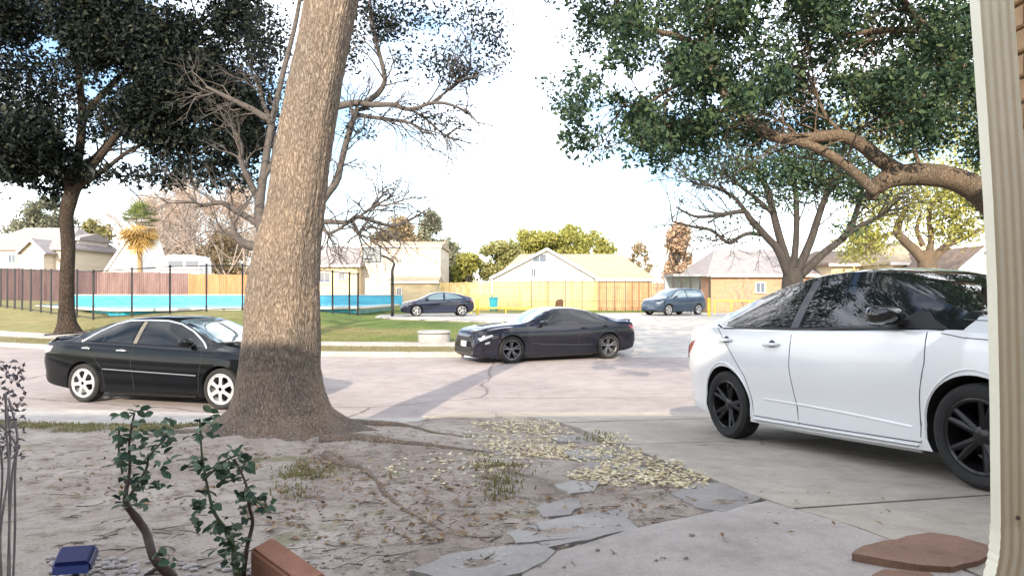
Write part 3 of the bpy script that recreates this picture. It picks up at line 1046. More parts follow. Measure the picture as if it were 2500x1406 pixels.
board_fence('board_fence', 'orange cedar fence behind the chain link court fence', 1460, 1625, 688, 690, F_orange, 57, 57)

# grey shelter
sh = empty('park_shelter', P(1690, 740, 50))
tag(sh, 'grey open shelter with dark posts behind the blue hatchback', 'shelter')
bpy.context.view_layer.update()
mg = pm('grey_shelter', (0.16, 0.17, 0.19), (0.24, 0.25, 0.27), 2, 0.7)
a, b2 = P(1640, 672, 50), P(1732, 672, 50)
mb = MB(); mb.box(((a.x + b2.x) / 2, 51, a.z), (b2.x - a.x, 3, 0.18)); sub(mb, 'roof', mg, sh)
mb = MB(); mb.box(((a.x + b2.x) / 2, 52.3, (a.z + 0.4) / 2), (b2.x - a.x, 0.08, a.z - 0.5)); sub(mb, 'back_panel', pm('pale_panel', (0.4, 0.42, 0.45), (0.5, 0.5, 0.52), 2, 0.7), sh)
for px in (1642, 1662, 1684, 1706, 1730):
    p = P(px, 672, 50)
    mb = MB(); mb.box((p.x, 49.7, (p.z + 0.4) / 2), (0.12, 0.12, p.z - 0.4)); sub(mb, 'post', M['black_metal'], sh)

# white camper behind the fence
rv = empty('camper', P(436, 700, 58))
tag(rv, 'white motorhome with dark windows parked behind the fence', 'camper')
bpy.context.view_layer.update()
a, b2 = P(376, 624, 58), P(497, 670, 58)
Wx, Hx = b2.x - a.x, a.z - b2.z
mb = MB()
pr = [(a.x + 0.25, 0), (a.x + 0.9, Hx * 0.85), (a.x + 1.5, Hx), (b2.x - 0.5, Hx), (b2.x - 0.1, Hx * 0.8), (b2.x, Hx * 0.35), (b2.x, -1.6), (a.x, -1.6)]
n = len(pr)
mb.add([(x, 57.2, b2.z + z) for x, z in pr] + [(x, 59.6, b2.z + z) for x, z in pr], [tuple(range(n)), tuple(range(2 * n - 1, n - 1, -1))] + [(i, n + i, n + (i + 1) % n, (i + 1) % n) for i in range(n)])
sub(mb, 'body', pm('camper_white', (0.62, 0.62, 0.63), (0.7, 0.7, 0.7), 2, 0.4), rv, fixn=True, bevel=0.05)
for (x0, x1) in ((410, 445), (452, 482)):
    c0, c1 = P(x0, 636, 57.15), P(x1, 650, 57.15)
    mb = MB(); mb.box((c0 + c1) / 2, (c1.x - c0.x, 0.06, c0.z - c1.z)); sub(mb, 'window', M['glass_far'], rv, bevel=0.02)
c0, c1 = P(380, 656, 57.15), P(492, 659, 57.15)
mb = MB(); mb.box((c0 + c1) / 2, (c1.x - c0.x, 0.05, 0.1)); sub(mb, 'stripe', pm('camper_stripe', (0.16, 0.15, 0.17), rough=0.5), rv)

# small things around the lot
def obj_at(px, D):
    x = (px - 1250) / FPX * D
    return Vector((x, D, gz(x, D)))
tq = obj_at(1205, 55)
e = empty('wheeled_bin', tq)
tag(e, 'turquoise wheeled bin standing at the yellow board fence', 'bin')
bpy.context.view_layer.update()
mt = pm('turquoise_plastic', (0.02, 0.30, 0.38), (0.03, 0.38, 0.46), 3, 0.45)
mb = MB()
mb.add([(tq.x - .27, 55 - .3, tq.z + .08), (tq.x + .27, 55 - .3, tq.z + .08), (tq.x + .27, 55.3, tq.z + .08), (tq.x - .27, 55.3, tq.z + .08),
        (tq.x - .34, 55 - .38, tq.z + 1.0), (tq.x + .34, 55 - .38, tq.z + 1.0), (tq.x + .34, 55.38, tq.z + 1.0), (tq.x - .34, 55.38, tq.z + 1.0)],
       [(0, 3, 2, 1), (0, 1, 5, 4), (1, 2, 6, 5), (2, 3, 7, 6), (3, 0, 4, 7), (4, 5, 6, 7)])
sub(mb, 'body', mt, e, bevel=0.02)
mb = MB(); mb.box((tq.x, 55, tq.z + 1.05), (0.76, 0.84, 0.09)); sub(mb, 'lid', mt, e, bevel=0.03)
for s in (-1, 1):
    mb = MB(); mb.lathe([(0.0, -.03), (0.12, -.03), (0.12, .03), (0.0, .03)], 14, 'Y', (tq.x + s * 0.2, 55.4, tq.z + 0.12)); sub(mb, 'wheel', M['black_metal'], e)

M['yellow'] = pm('yellow_paint', (0.62, 0.45, 0.03), (0.70, 0.52, 0.06), 3, 0.5)
def bollard(px, D, h, label):
    p = obj_at(px, D)
    mb = MB()
    mb.lathe([(0.09, -0.05), (0.09, h - 0.06), (0.07, h - 0.02), (0.001, h)], 14, 'Z', p)
    return tag(mb.build('bollard', M['yellow'], smooth=True, angle=40), label, 'bollard', 'yellow bollards of the parking lot')
bollard(1166, 43.5, 1.05, 'yellow bollard behind the tail of the left parked dark car')
bollard(1731, 40.5, 1.15, 'yellow bollard at the tail of the parked blue hatchback')
e = empty('pipe_rail', obj_at(1790, 44))
tag(e, 'yellow pipe railing right of the parked blue hatchback', 'railing')
bpy.context.view_layer.update()
ps = [obj_at(p, 45) for p in (1745, 1785, 1830, 1880)]
for p in ps:
    mb = MB(); mb.tube([p - Vector((0, 0, .05)), p + Vector((0, 0, 0.95))], 0.04, 8); sub(mb, 'post', M['yellow'], e)
mb = MB(); mb.tube([p + Vector((0, 0, 0.92)) for p in ps], 0.045, 8, 1); sub(mb, 'rail', M['yellow'], e)
e = empty('barrier_bar', obj_at(1200, 44))
tag(e, 'low yellow parking barrier running right from the left bollard', 'barrier')
bpy.context.view_layer.update()
ps = [obj_at(p, 47) for p in (1150, 1235, 1330)]
for p in ps:
    mb = MB(); mb.tube([p - Vector((0, 0, .05)), p + Vector((0, 0, 0.42))], 0.04, 8); sub(mb, 'post', M['yellow'], e)
mb = MB(); mb.tube([p + Vector((0, 0, 0.4)) for p in ps], 0.06, 8, 1); sub(mb, 'rail', M['yellow'], e)
# kerb stops
for i, px in enumerate((1230, 1262)):
    p = obj_at(px, 36.0)
    mb = MB(); mb.box((p.x, 36.0, p.z + 0.1), (0.7, 0.2, 0.12))
# stump-like brown post over the black sedan's roof
p = obj_at(1366, 44)
mb = MB()
mb.tube([p, p + Vector((-.03, 0, 0.45)), p + Vector((0.0, 0, 0.85)), p + Vector((-.02, 0, 1.02))], [0.30, 0.24, 0.25, 0.18], 12, 3, jitter=0.12)
tag(mb.build('tree_stump', pm('stump_bark', (0.07, 0.035, 0.02), (0.13, 0.07, 0.04), 8, 0.95), smooth=True), 'dark brown stump seen just above the moving sedan roof', 'stump')

# concrete inlet box on the lawn
p = G(1060, 836)
e = empty('storm_inlet', p)
tag(e, 'low round edged concrete storm inlet box on the green lawn', 'storm drain')
bpy.context.view_layer.update()
mc = concrete_mat('inlet_concrete', (0.24, 0.225, 0.215), (0.36, 0.34, 0.33), crack=False)
mb = MB(); mb.lathe([(0.001, 0.33), (0.50, 0.33), (0.55, 0.30), (0.56, 0.2), (0.55, -0.2)], 28, 'Z', p); o = sub(mb, 'base', mc, e, smooth=True, angle=40)
mb = MB(); mb.lathe([(0.001, 0.41), (0.55, 0.41), (0.585, 0.38), (0.585, 0.345), (0.54, 0.335)], 28, 'Z', p); sub(mb, 'lid', mc, e, smooth=True, angle=40)
# ------------------------------------------------------------------ trees
def leaf_mesh(name, centers, size, mat, parent, seed=0, aspect=0.5, droop=0.0, spread=0.35, flat=0.0):
    """centers: (n,3) leaf positions -> one diamond leaf each"""
    r = np.random.default_rng(seed)
    n = len(centers)
    d = r.normal(size=(n, 3))
    d[:, 2] -= droop
    d[:, 2] *= (1 - flat)
    d /= np.linalg.norm(d, axis=1)[:, None] + 1e-9
    k = r.normal(size=(n, 3))
    k[:, :2] *= (1 - flat * 0.9)
    k[:, 2] += flat * 3
    s = np.cross(d, k)
    s /= np.linalg.norm(s, axis=1)[:, None] + 1e-9
    nn = np.cross(s, d)
    L = size * r.uniform(1 - spread, 1 + spread, n)[:, None]
    W = L * aspect
    c = np.asarray(centers)
    v = np.empty((n, 4, 3))
    v[:, 0] = c - d * L * 0.5
    v[:, 1] = c + s * W * 0.5 + nn * W * 0.18
    v[:, 2] = c + d * L * 0.5
    v[:, 3] = c - s * W * 0.5 + nn * W * 0.18
    me = bpy.data.meshes.new(name)
    me.vertices.add(n * 4)
    me.vertices.foreach_set('co', v.reshape(-1).astype(np.float32))
    me.loops.add(n * 4)
    me.loops.foreach_set('vertex_index', np.arange(n * 4, dtype=np.int32))
    me.polygons.add(n)
    me.polygons.foreach_set('loop_start', np.arange(0, n * 4, 4, dtype=np.int32))
    me.update(calc_edges=True)
    me.validate()
    o = link(name, me, mat, None)
    if parent:
        o.parent = parent
        o.matrix_parent_inverse = parent.matrix_world.inverted()
    return o

def clump_points(clumps, n, seed=0, sub_=7, sr=0.28):
    """leaves in small sprigs inside each clump ellipsoid (cx,cy,cz,rx,ry,rz,weight)"""
    r = np.random.default_rng(seed)
    c = np.array(clumps, dtype=float)
    wgt = c[:, 6] / c[:, 6].sum()
    ns = max(1, n // sub_)
    idx = r.choice(len(c), ns, p=wgt)
    g = r.normal(size=(ns, 3))
    g /= np.linalg.norm(g, axis=1)[:, None]
    g *= (r.uniform(0, 1, ns) ** (1 / 2.4))[:, None]
    sp = c[idx, :3] + g * c[idx, 3:6]
    rad = c[idx, 3:6].mean(axis=1) * sr
    q = np.repeat(sp, sub_, axis=0) + r.normal(size=(ns * sub_, 3)) * np.repeat(rad, sub_)[:, None] * 0.7
    return q

def px_clumps(regions, seed, jit=0.6):
    """regions: (px,py,rpx,rpy,D,depth,weight) -> ellipsoids in the place"""
    out = []
    for (px, py, rx, ry, D, dep, wt) in regions:
        p = P(px, py, D)
        out.append((p.x, p.y, p.z, rx / FPX * D, dep, ry / FPX * D, wt))
    return out

def fill_poly(poly, n, rpx, D0, D1, seed, wt=1.0, dens=None):
    r = random.Random(seed)
    xs = [p[0] for p in poly]; ys = [p[1] for p in poly]
    out = []
    while len(out) < n:
        x, y = r.uniform(min(xs), max(xs)), r.uniform(min(ys), max(ys))
        if in_poly(x, y, poly):
            if dens and r.random() > dens(x, y):
                continue
            k = r.uniform(0.6, 1.35)
            D = r.uniform(D0, D1)
            out.append((x, y, rpx * k * r.uniform(0.8, 1.3), rpx * k * r.uniform(0.6, 0.95), D, rpx * k / FPX * D, wt * k * k))
    return out

def limb_px(mb, pts, widths, D, n=8, dD=0.0, wob=0.0, smooth=4, jitter=0.02):
    """limb through pixel points with pixel widths; D metres out (a list, or one value drifting by dD)"""
    path, rad = [], []
    m_ = len(pts)
    for i, (x, y) in enumerate(pts):
        d = D[i] if isinstance(D, (list, tuple)) else D + dD * i / max(1, m_ - 1)
        path.append(P(x, y, d) + Vector((0, random.uniform(-wob, wob), 0)))
        wd = widths[i] if isinstance(widths, (list, tuple)) else widths
        rad.append(max(0.004, wd / 2 / FPX * d))
    mb.tube(path, rad, n, smooth, True, jitter)
    return path, rad

def twig_tree(mb, p, d, L, r, depth, rnd, n=4, gravity=0.0, split=(2, 3), spread=0.6, minr=0.006):
    if depth == 0 or r < minr * 0.6:
        return
    pts = [p]
    dd = d.copy()
    for i in range(3):
        dd = (dd + Vector((rnd.gauss(0, .16), rnd.gauss(0, .16), rnd.gauss(0, .14) + gravity))).normalized()
        pts.append(pts[-1] + dd * L / 3)
    mb.tube(pts, [r, r * .85, r * .72, r * .55], n, 1, False)
    for k in range(rnd.randint(*split)):
        nd = (dd + Vector((rnd.gauss(0, spread), rnd.gauss(0, spread), rnd.gauss(0, spread * .8)))).normalized()
        twig_tree(mb, pts[rnd.choice((2, 3))] if k else pts[3], nd, L * rnd.uniform(.6, .85), r * rnd.uniform(.5, .68), depth - 1, rnd, max(3, n - 1), gravity, split, spread, minr)

def grow_twigs(mb, paths, rnd, per=3, L=0.9, r=0.02, depth=2, start=0.35, grav=0.0, spread=0.6):
    for path, rad in paths:
        for k in range(per):
            i = rnd.uniform(start, 1) * (len(path) - 1)
            j = int(i)
            p = path[j].lerp(path[min(j + 1, len(path) - 1)], i - j)
            t = (path[min(j + 1, len(path) - 1)] - path[max(j - 1, 0)]).normalized()
            d = (t + Vector((rnd.gauss(0, .6), rnd.gauss(0, .6), rnd.gauss(0.15, .6)))).normalized()
            twig_tree(mb, p, d, L * rnd.uniform(.6, 1.2), r, depth, rnd, 4, grav, (2, 3), spread)

def tree_root(name, label, loc, cat='tree', group=None):
    e = empty(name, loc)
    tag(e, label, cat, group)
    bpy.context.view_layer.update()
    return e

# --- the big oak in the yard -------------------------------------------------
oak = tree_root('oak_tree', 'massive leaning oak trunk with flared roots in the bare front yard', (TREE_X, TREE_Y, gz(TREE_X, TREE_Y)))
prof = [(1085, 690, 232), (1060, 688, 215), (1035, 687, 170), (1000, 685, 124), (960, 684, 106), (900, 683, 95), (800, 688, 89), (700, 690, 86), (600, 702, 78), (500, 722, 70), (400, 735, 69), (300, 751, 69), (200, 768, 66), (100, 787, 63), (0, 806, 64), (-120, 828, 63), (-260, 855, 62), (-420, 880, 66)]
NA, NS = 220, 420
ycol = [p[0] for p in prof][::-1]
cxs = [p[1] for p in prof][::-1]
hws = [p[2] for p in prof][::-1]
lobes = [(R_(a), w_, h_) for a, w_, h_ in ((8, .26, 1.0), (60, .3, .35), (112, .28, .55), (176, .30, .95), (222, .24, .75), (262, .2, .45), (296, .2, .85), (338, .22, .6))]
verts, faces = [], []
for j in range(NS):
    t = j / (NS - 1)
    yy = 1085 - (1085 + 420) * (t ** 1.0)
    z = CAM_H + (YH - yy) / FPX * TREE_Y
    cx = (np.interp(yy, ycol, cxs) - 1250) / FPX * TREE_Y
    r0 = np.interp(yy, ycol, hws) / FPX * TREE_Y
    zb = max(0.0, 1 - (z - 0.30) / 0.55)      # 1 at the ground, 0 above the flare
    for k in range(NA):
        a = 2 * math.pi * k / NA
        r = r0
        if zb > 0:
            lb = 0.0
            for la, lw, lh in lobes:
                da = (a - la + math.pi) % (2 * math.pi) - math.pi
                lb += lh * math.exp(-(da / lw) ** 2)
            core = 0.36 + 0.10 * zb
            r1 = core + (r0 - core) * (0.42 + 0.62 * lb) if r0 > core else r0
            kb = sstep(0, 0.6, zb)
            r = r0 * (1 - kb) + r1 * kb
            r += 0.22 * lb * zb ** 3
        v = Vector((math.cos(a) * 2.6, math.sin(a) * 2.6, z * 0.55))
        r += 0.028 * noise.noise(v * 0.7)
        fz_ = noise.noise(Vector((math.cos(a) * 7.5, math.sin(a) * 7.5, z * 1.7)))
        f2 = noise.noise(Vector((math.cos(a) * 17, math.sin(a) * 17, z * 5.5 + 3)))
        f3 = noise.noise(Vector((math.cos(a) * 34, math.sin(a) * 34, z * 14 + 9)))
        r += 0.012 * (abs(fz_) - .2) + 0.011 * (0.3 - abs(f2)) + 0.006 * f3
        verts.append((cx + r * math.cos(a), TREE_Y + 0.93 * r * math.sin(a), z))
for j in range(NS - 1):
    for k in range(NA):
        faces.append((j * NA + k, j * NA + (k + 1) % NA, (j + 1) * NA + (k + 1) % NA, (j + 1) * NA + k))
faces.append(tuple((NS - 1) * NA + k for k in range(NA)))
mb = MB(); mb.v, mb.f = verts, faces
sub(mb, 'trunk', M['bark_big'], oak, smooth=True)
mb = MB()
rnd = random.Random(3)
topc = Vector((cx, TREE_Y, z))
for k, (dx, dy, dz) in enumerate(((1.6, .9, 2.2), (-1.4, 1.1, 2.4), (.6, -1.6, 2.3), (-.8, -1.2, 2.6), (.2, 1.8, 1.9))):
    pth = [topc - Vector((0, 0, .5)), topc + Vector((dx * .4, dy * .4, dz * .45)), topc + Vector((dx, dy, dz)), topc + Vector((dx * 1.7, dy * 1.7, dz * 1.35))]
    mb.tube(pth, [.2, .16, .12, .06], 10, 4, True, .04)
sub(mb, 'limbs', M['bark_big'], oak, smooth=True)
cl = []
for k in range(46):
    a, rr = rnd.uniform(0, 6.28), rnd.uniform(0.3, 3.4)
    cl.append((topc.x + rr * math.cos(a), topc.y + rr * math.sin(a), topc.z + rnd.uniform(1.2, 4.2), .8, .8, .5, 1))
leaf_mesh('crown', clump_points(cl, 14000, 5), 0.10, M['leaf_oak'], oak, 5)
# surface roots
def root_px(px_pts, widths, label):
    mb = MB()
    path, rad = [], []
    for (x, y), wd in zip(px_pts, widths):
        g = G(x, y)
        zz = yard_z(g.x, g.y)
        path.append(Vector((g.x, g.y, zz - 0.25 * wd / 2 / FPX * g.y)))
        rad.append(wd / 2 / FPX * g.y)
    mb.tube(path, rad, 10, 5, True, .10)
    return mb
for pts, wds in (([(800, 1040), (850, 1036), (930, 1042), (985, 1048), (1060, 1058), (1150, 1068)], [44, 30, 24, 17, 12, 4]),
                 ([(780, 1085), (880, 1082), (980, 1088), (1080, 1092), (1190, 1098)], [46, 34, 26, 18, 5]),
                 ([(560, 1060), (500, 1068), (430, 1066), (360, 1074)], [44, 28, 18, 5]),
                 ([(800, 1110), (835, 1130), (890, 1150), (930, 1190), (975, 1228), (1020, 1260), (1090, 1300), (1150, 1310), (1215, 1312)], [36, 24, 14, 12, 11, 10, 9, 8, 3])):
    sub(root_px(pts, wds, ''), 'root', M['bark_big'], oak, smooth=True)

# --- right oak: trunk stands right of the drive, limbs reach over it ----------
D0 = 8.6
ro = tree_root('oak_tree', 'live oak whose heavy brown limb reaches in from the right edge', (6.9, D0 + .2, gz(6.9, 8.0)))
mb = MB()
tr = Vector((6.9, D0 + .2, 0))
mb.tube([tr + Vector((0, 0, 0.2)), tr + Vector((0, 0, .6)), tr + Vector((-.05, 0, 1.4)), tr + Vector((-.1, 0, 2.3)), tr + Vector((0.05, 0, 3.3)), tr + Vector((.3, .1, 5))], [.55, .42, .38, .36, .30, .2], 20, 5, True, .03)
paths = []
LK = 0.76
def L_(pts, w_, D, dD=0.0, n=10):
    p = limb_px(mb, pts, [q * LK for q in w_], D, n, dD, 0.05, 5, 0.012)
    paths.append(p)
    return p
L_([(2590, 640), (2500, 575), (2420, 492), (2360, 452), (2300, 432), (2240, 424), (2185, 430)], [120, 105, 88, 76, 72, 72, 66], 8.6, -0.2, 16)
L_([(2200, 432), (2160, 440), (2140, 462), (2132, 486)], [58, 62, 50, 26], 8.4, 0, 14)
L_([(2210, 428), (2160, 395), (2110, 352), (2050, 332), (1980, 338), (1910, 338), (1860, 322)], [52, 46, 42, 40, 36, 34, 34], 8.4, 0.1, 12)
L_([(2140, 470), (2085, 418), (2030, 378), (1960, 350), (1900, 338), (1855, 316)], [36, 32, 30, 27, 26, 28], 8.35, 0.15, 12)
L_([(1870, 328), (1825, 292), (1790, 250), (1750, 195), (1710, 130), (1660, 92), (1590, 72), (1520, 60)], [42, 38, 34, 30, 26, 22, 16, 8], 8.5, 0.3, 10)
L_([(1760, 205), (1700, 190), (1640, 215), (1580, 250), (1510, 262)], [18, 14, 12, 9, 4], 8.7, 0.3)
L_([(1800, 262), (1740, 275), (1680, 300), (1610, 310), (1540, 330)], [16, 13, 11, 8, 4], 8.6, 0.2)
L_([(1712, 132), (1728, 70), (1735, 0), (1730, -80)], [20, 17, 14, 8], 8.8, 0.3)
L_([(2560, 330), (2470, 262), (2400, 205), (2340, 140), (2290, 85), (2235, 35), (2190, -30)], [58, 50, 40, 36, 33, 28, 18], 9.0, 0.2, 12)
L_([(2500, 240), (2420, 222), (2370, 214), (2320, 216), (2270, 232), (2200, 260), (2120, 300)], [40, 34, 30, 22, 17, 12, 5], 8.9, 0.2)
L_([(2300, 92), (2230, 76), (2150, 76), (2080, 82), (2010, 108), (1950, 140)], [24, 20, 19, 15, 10, 5], 9.1, 0.3)
L_([(2080, 340), (2020, 290), (1990, 220), (1960, 150)], [14, 11, 9, 4], 8.6, 0.2)
L_([(2250, 425), (2230, 360), (2200, 300), (2190, 230)], [16, 13, 10, 5], 8.7, 0.3)
rnd = random.Random(11)
grow_twigs(mb, paths[2:], rnd, 9, 0.55, 0.014, 3, 0.2, -0.03)
sub(mb, 'limbs', M['bark_warm'], ro, smooth=True)
poly = [(1370, -260), (1385, 40), (1370, 130), (1372, 260), (1400, 360), (1470, 400), (1600, 395), (1660, 360), (1740, 385), (1850, 345), (1960, 350), (2060, 390), (2110, 440), (2200, 420), (2420, 500), (2560, 560), (2640, 200), (2600, -260)]
def dens_r(x, y):
    gaps = [(1600, 150, 90, 35), (1890, 60, 60, 50), (2050, 120, 45, 40), (2370, 90, 50, 40), (1560, 205, 50, 40), (2060, 380, 90, 40), (2120, 350, 80, 45), (2240, 430, 130, 40), (1940, 335, 90, 30), (2360, 460, 100, 50)]
    k = 1.0
    for gx, gy, a, b_ in gaps:
        k *= 1 - 0.85 * math.exp(-((x - gx) / a) ** 2 - ((y - gy) / b_) ** 2)
    if x < 1600: k *= 0.75
    return k
polyU = [(1370, -260), (1385, 40), (1370, 130), (1372, 260), (1400, 350), (1470, 390), (1600, 385), (1660, 340), (1740, 330), (1830, 230), (1960, 250), (2120, 270), (2200, 330), (2420, 360), (2600, 300), (2600, -260)]
cl = px_clumps(fill_poly(poly, 260, 52, 8.5, 11.6, 21, 1.0, dens_r), 1) + px_clumps(fill_poly(polyU, 190, 50, 7.4, 9.2, 24, 0.8, dens_r), 1)
leaf_mesh('crown', clump_points(cl, 118000, 22, 9, 0.28), 0.066, M['leaf_oak'], ro, 23, 0.52, 0, .5)

LK = 1.0
# --- left oak across the street ----------------------------------------------
D0 = 28.0
lb_ = P(165, 788, D0)
lo_ = tree_root('oak_tree', 'dark live oak standing on the far lawn at the left', (lb_.x, D0, gz(lb_.x, D0)))
mb = MB(); paths = []
L_([(166, 812), (165, 786), (164, 750), (165, 680), (164, 600), (163, 530), (168, 490), (180, 455)], [66, 42, 35, 32, 31, 31, 35, 34], D0, 0, 16)
L_([(178, 470), (205, 430), (235, 395), (268, 350), (300, 312), (360, 265), (430, 215)], [24, 20, 16, 18, 16, 13, 8], D0, -1.5)
L_([(172, 462), (150, 415), (110, 380), (60, 350), (0, 335), (-80, 300)], [26, 24, 24, 22, 20, 14], D0, -1.0)
L_([(200, 405), (235, 385), (270, 345), (320, 300)], [20, 20, 16, 10], D0, 1.5)
L_([(180, 455), (215, 440), (260, 410), (310, 372), (360, 345)], [16, 12, 11, 9, 5], D0, -1)
L_([(176, 460), (190, 380), (200, 280), (190, 160), (210, 40)], [24, 22, 19, 16, 10], D0, 1)
L_([(200, 280), (300, 180), (400, 100), (520, 30)], [16, 14, 11, 6], D0, 2)
rnd = random.Random(5)
grow_twigs(mb, paths[1:], rnd, 6, 1.5, 0.04, 3, 0.3)
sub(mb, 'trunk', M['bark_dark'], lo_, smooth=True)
reg = [  # px,py,rx,ry,D,depth,weight  - heavy dark masses first
    (230, 30, 120, 110, 26, 1.8, 2.6), (240, 110, 75, 60, 25.5, 1.0, 1.6), (400, 110, 130, 100, 26, 1.8, 2.4), (470, 200, 120, 80, 26, 1.6, 2.2), (400, 235, 130, 80, 26.5, 1.4, 2.2),
    (360, 290, 90, 55, 27, 1.2, 1.3), (60, 330, 90, 60, 26, 1.5, 1.6), (90, 390, 110, 38, 27, 1.4, 1.2), (20, 40, 100, 60, 27, 1.5, 1.4), (560, 260, 80, 60, 26, 1.2, 1.0),
    (420, 340, 100, 40, 27, 1.2, .8), (560, 340, 80, 60, 26.5, 1.2, .7), (480, 400, 130, 40, 27, 1, .55), (560, 440, 80, 26, 27, 1, .2), (40, 430, 80, 34, 27, 1, .3), (420, 440, 60, 22, 27, .8, .1), (610, 300, 60, 120, 26, 1.2, .8), (120, 180, 130, 60, 28, 1.5, .55), (100, 260, 120, 50, 28, 1.5, .55),
    (250, 300, 70, 50, 28, 1.2, .3), (330, 60, 60, 70, 28, 1, .4), (600, 100, 90, 110, 27, 1.4, .6), (560, 30, 80, 60, 27, 1, .6), (-60, 200, 120, 300, 27, 2, 2.0), (170, 430, 60, 40, 28, 1, .25), (130, 470, 30, 30, 28, .6, .1), (300, 425, 90, 26, 27, .8, .15),
    (300, -180, 400, 130, 26, 3, 4)]
leaf_mesh('crown', clump_points(px_clumps(reg, 1), 108000, 31, 10, 0.17), 0.18, M['leaf_shaded'], lo_, 32, 0.5, 0, .5)

# --- oak behind the big trunk ------------------------------------------------
D0 = 24.5
mb_ = P(668, 800, D0)
mo = tree_root('oak_tree', 'nearly bare oak whose crooked branches show on both sides of the big trunk', (mb_.x, D0, gz(mb_.x, D0)))
mb = MB(); paths = []
L_([(690, 832), (688, 780), (676, 700), (655, 620), (640, 560), (634, 510), (640, 440), (652, 360), (664, 290), (690, 180), (720, 60), (740, -60)], [74, 52, 46, 38, 30, 24, 20, 17, 15, 13, 11, 7], D0, 0, 14)
L_([(640, 555), (600, 528), (565, 508), (545, 496), (520, 496), (492, 502), (470, 490)], [16, 15, 14, 12, 11, 9, 4], D0, -.6)
L_([(650, 610), (612, 600), (588, 590), (572, 568), (568, 545), (580, 530)], [26, 24, 20, 15, 10, 5], D0, -.5)
L_([(634, 500), (612, 450), (590, 400), (585, 350), (560, 300)], [18, 15, 13, 11, 6], D0, -.8)
L_([(640, 440), (668, 380), (664, 310), (640, 250), (620, 180)], [16, 14, 12, 10, 6], D0, .5)
L_([(664, 300), (620, 270), (560, 240), (500, 210)], [18, 16, 12, 6], D0, -.8)
L_([(700, 690), (745, 560), (790, 486), (822, 442), (832, 395), (848, 335), (864, 285), (872, 258)], [26, 24, 20, 16, 15, 15, 14, 10], D0, -.5)
L_([(690, 320), (760, 280), (810, 262), (870, 250), (905, 256), (960, 256), (1000, 266), (1060, 250), (1110, 258), (1150, 282), (1172, 308)], [24, 22, 19, 17, 14, 12, 10, 8, 7, 5, 3], D0, -1.2)
L_([(885, 252), (918, 232), (937, 205), (936, 175), (920, 110), (906, 50), (900, -10)], [15, 14, 12, 11, 10, 9, 6], D0, -.8)
L_([(1055, 250), (1090, 222), (1122, 190), (1150, 160)], [7, 6, 5, 3], D0, -1.6)
L_([(900, 262), (860, 272), (900, 285), (960, 292), (1000, 300), (1060, 330)], [12, 10, 10, 9, 7, 3], D0, -.6)
L_([(1000, 266), (1040, 290), (1080, 325), (1110, 340)], [8, 6, 5, 3], D0, -.6)
L_([(700, 640), (745, 560), (785, 542), (850, 543), (876, 530), (930, 546), (965, 550), (1005, 534), (1042, 512)], [22, 18, 14, 11, 11, 9, 8, 6, 3], D0, -.5)
L_([(785, 545), (802, 570), (850, 545)], [10, 9, 6], D0, -.3)
L_([(862, 545), (876, 572), (886, 556), (918, 556), (935, 566)], [10, 9, 6, 5, 3], D0, -.4)
L_([(876, 530), (910, 505), (950, 500)], [6, 5, 3], D0, -.3)
rnd = random.Random(17)
grow_twigs(mb, paths[6:], rnd, 14, 0.85, 0.034, 4, 0.2, -0.01, 0.5)
grow_twigs(mb, paths[1:6], rnd, 9, 0.9, 0.034, 4, 0.2, 0.0, 0.5)
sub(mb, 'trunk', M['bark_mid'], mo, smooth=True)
reg = [(910, 30, 70, 60, 24, .8, .5), (960, 60, 60, 40, 24, .8, .3), (1060, 30, 100, 50, 23.5, 1, .28), (1180, 60, 60, 60, 23.5, 1, .25), (1210, 120, 40, 60, 23.5, .8, .15), (1100, 150, 80, 50, 23.5, 1, .22), (1020, 160, 90, 40, 24, 1, .18),
       (1140, 180, 50, 25, 23.5, .6, .12), (860, 120, 30, 60, 24, .8, .22), (1060, 290, 110, 40, 23.5, .8, .12), (640, 200, 60, 160, 25, 1, .6), (600, 330, 60, 60, 25, 1, .4), (650, 90, 60, 90, 25, 1, .5), (880, 300, 50, 50, 24, .6, .08), (850, -120, 300, 90, 24, 2, 2)]
leaf_mesh('crown', clump_points(px_clumps(reg, 2), 10000, 41, 5, 0.3), 0.15, M['leaf_shaded'], mo, 42, 0.5)

# --- spreading tree behind the white sedan ------------------------------------
D0 = 27.0
b_ = P(1938, 700, D0)
so = tree_root('spreading_tree', 'many stemmed spreading tree behind the white sedan', (b_.x, D0, gz(b_.x, D0)))
mb = MB(); paths = []
L_([(1936, 790), (1936, 740), (1936, 690), (1938, 655)], [80, 56, 50, 42], D0, 0, 16)
L_([(1926, 672), (1900, 612), (1872, 578), (1832, 534), (1815, 516), (1745, 527), (1695, 528), (1650, 505)], [24, 20, 18, 16, 12, 9, 7, 4], D0, -.6)
L_([(1868, 574), (1828, 570), (1800, 582), (1778, 593), (1736, 562), (1692, 553), (1640, 540)], [12, 10, 9, 9, 8, 7, 3], D0, -.8)
L_([(1930, 662), (1906, 585), (1890, 522), (1876, 470), (1848, 420), (1820, 380)], [22, 19, 17, 15, 11, 6], D0, .4)
L_([(1936, 658), (1945, 580), (1944, 500), (1938, 430), (1945, 370)], [19, 15, 13, 11, 6], D0, .2)
L_([(1948, 660), (1978, 590), (1998, 535), (2016, 478), (2046, 420), (2060, 380)], [22, 19, 17, 14, 10, 5], D0, -.3)
L_([(1956, 672), (2010, 618), (2068, 572), (2092, 515), (2108, 455), (2130, 400)], [22, 19, 16, 13, 9, 5], D0, .5)
L_([(2055, 582), (2100, 552), (2140, 532), (2168, 515), (2200, 510)], [14, 12, 9, 7, 3], D0, .5)
L_([(1820, 515), (1790, 480), (1740, 455), (1690, 450)], [12, 9, 7, 3], D0, -.4)
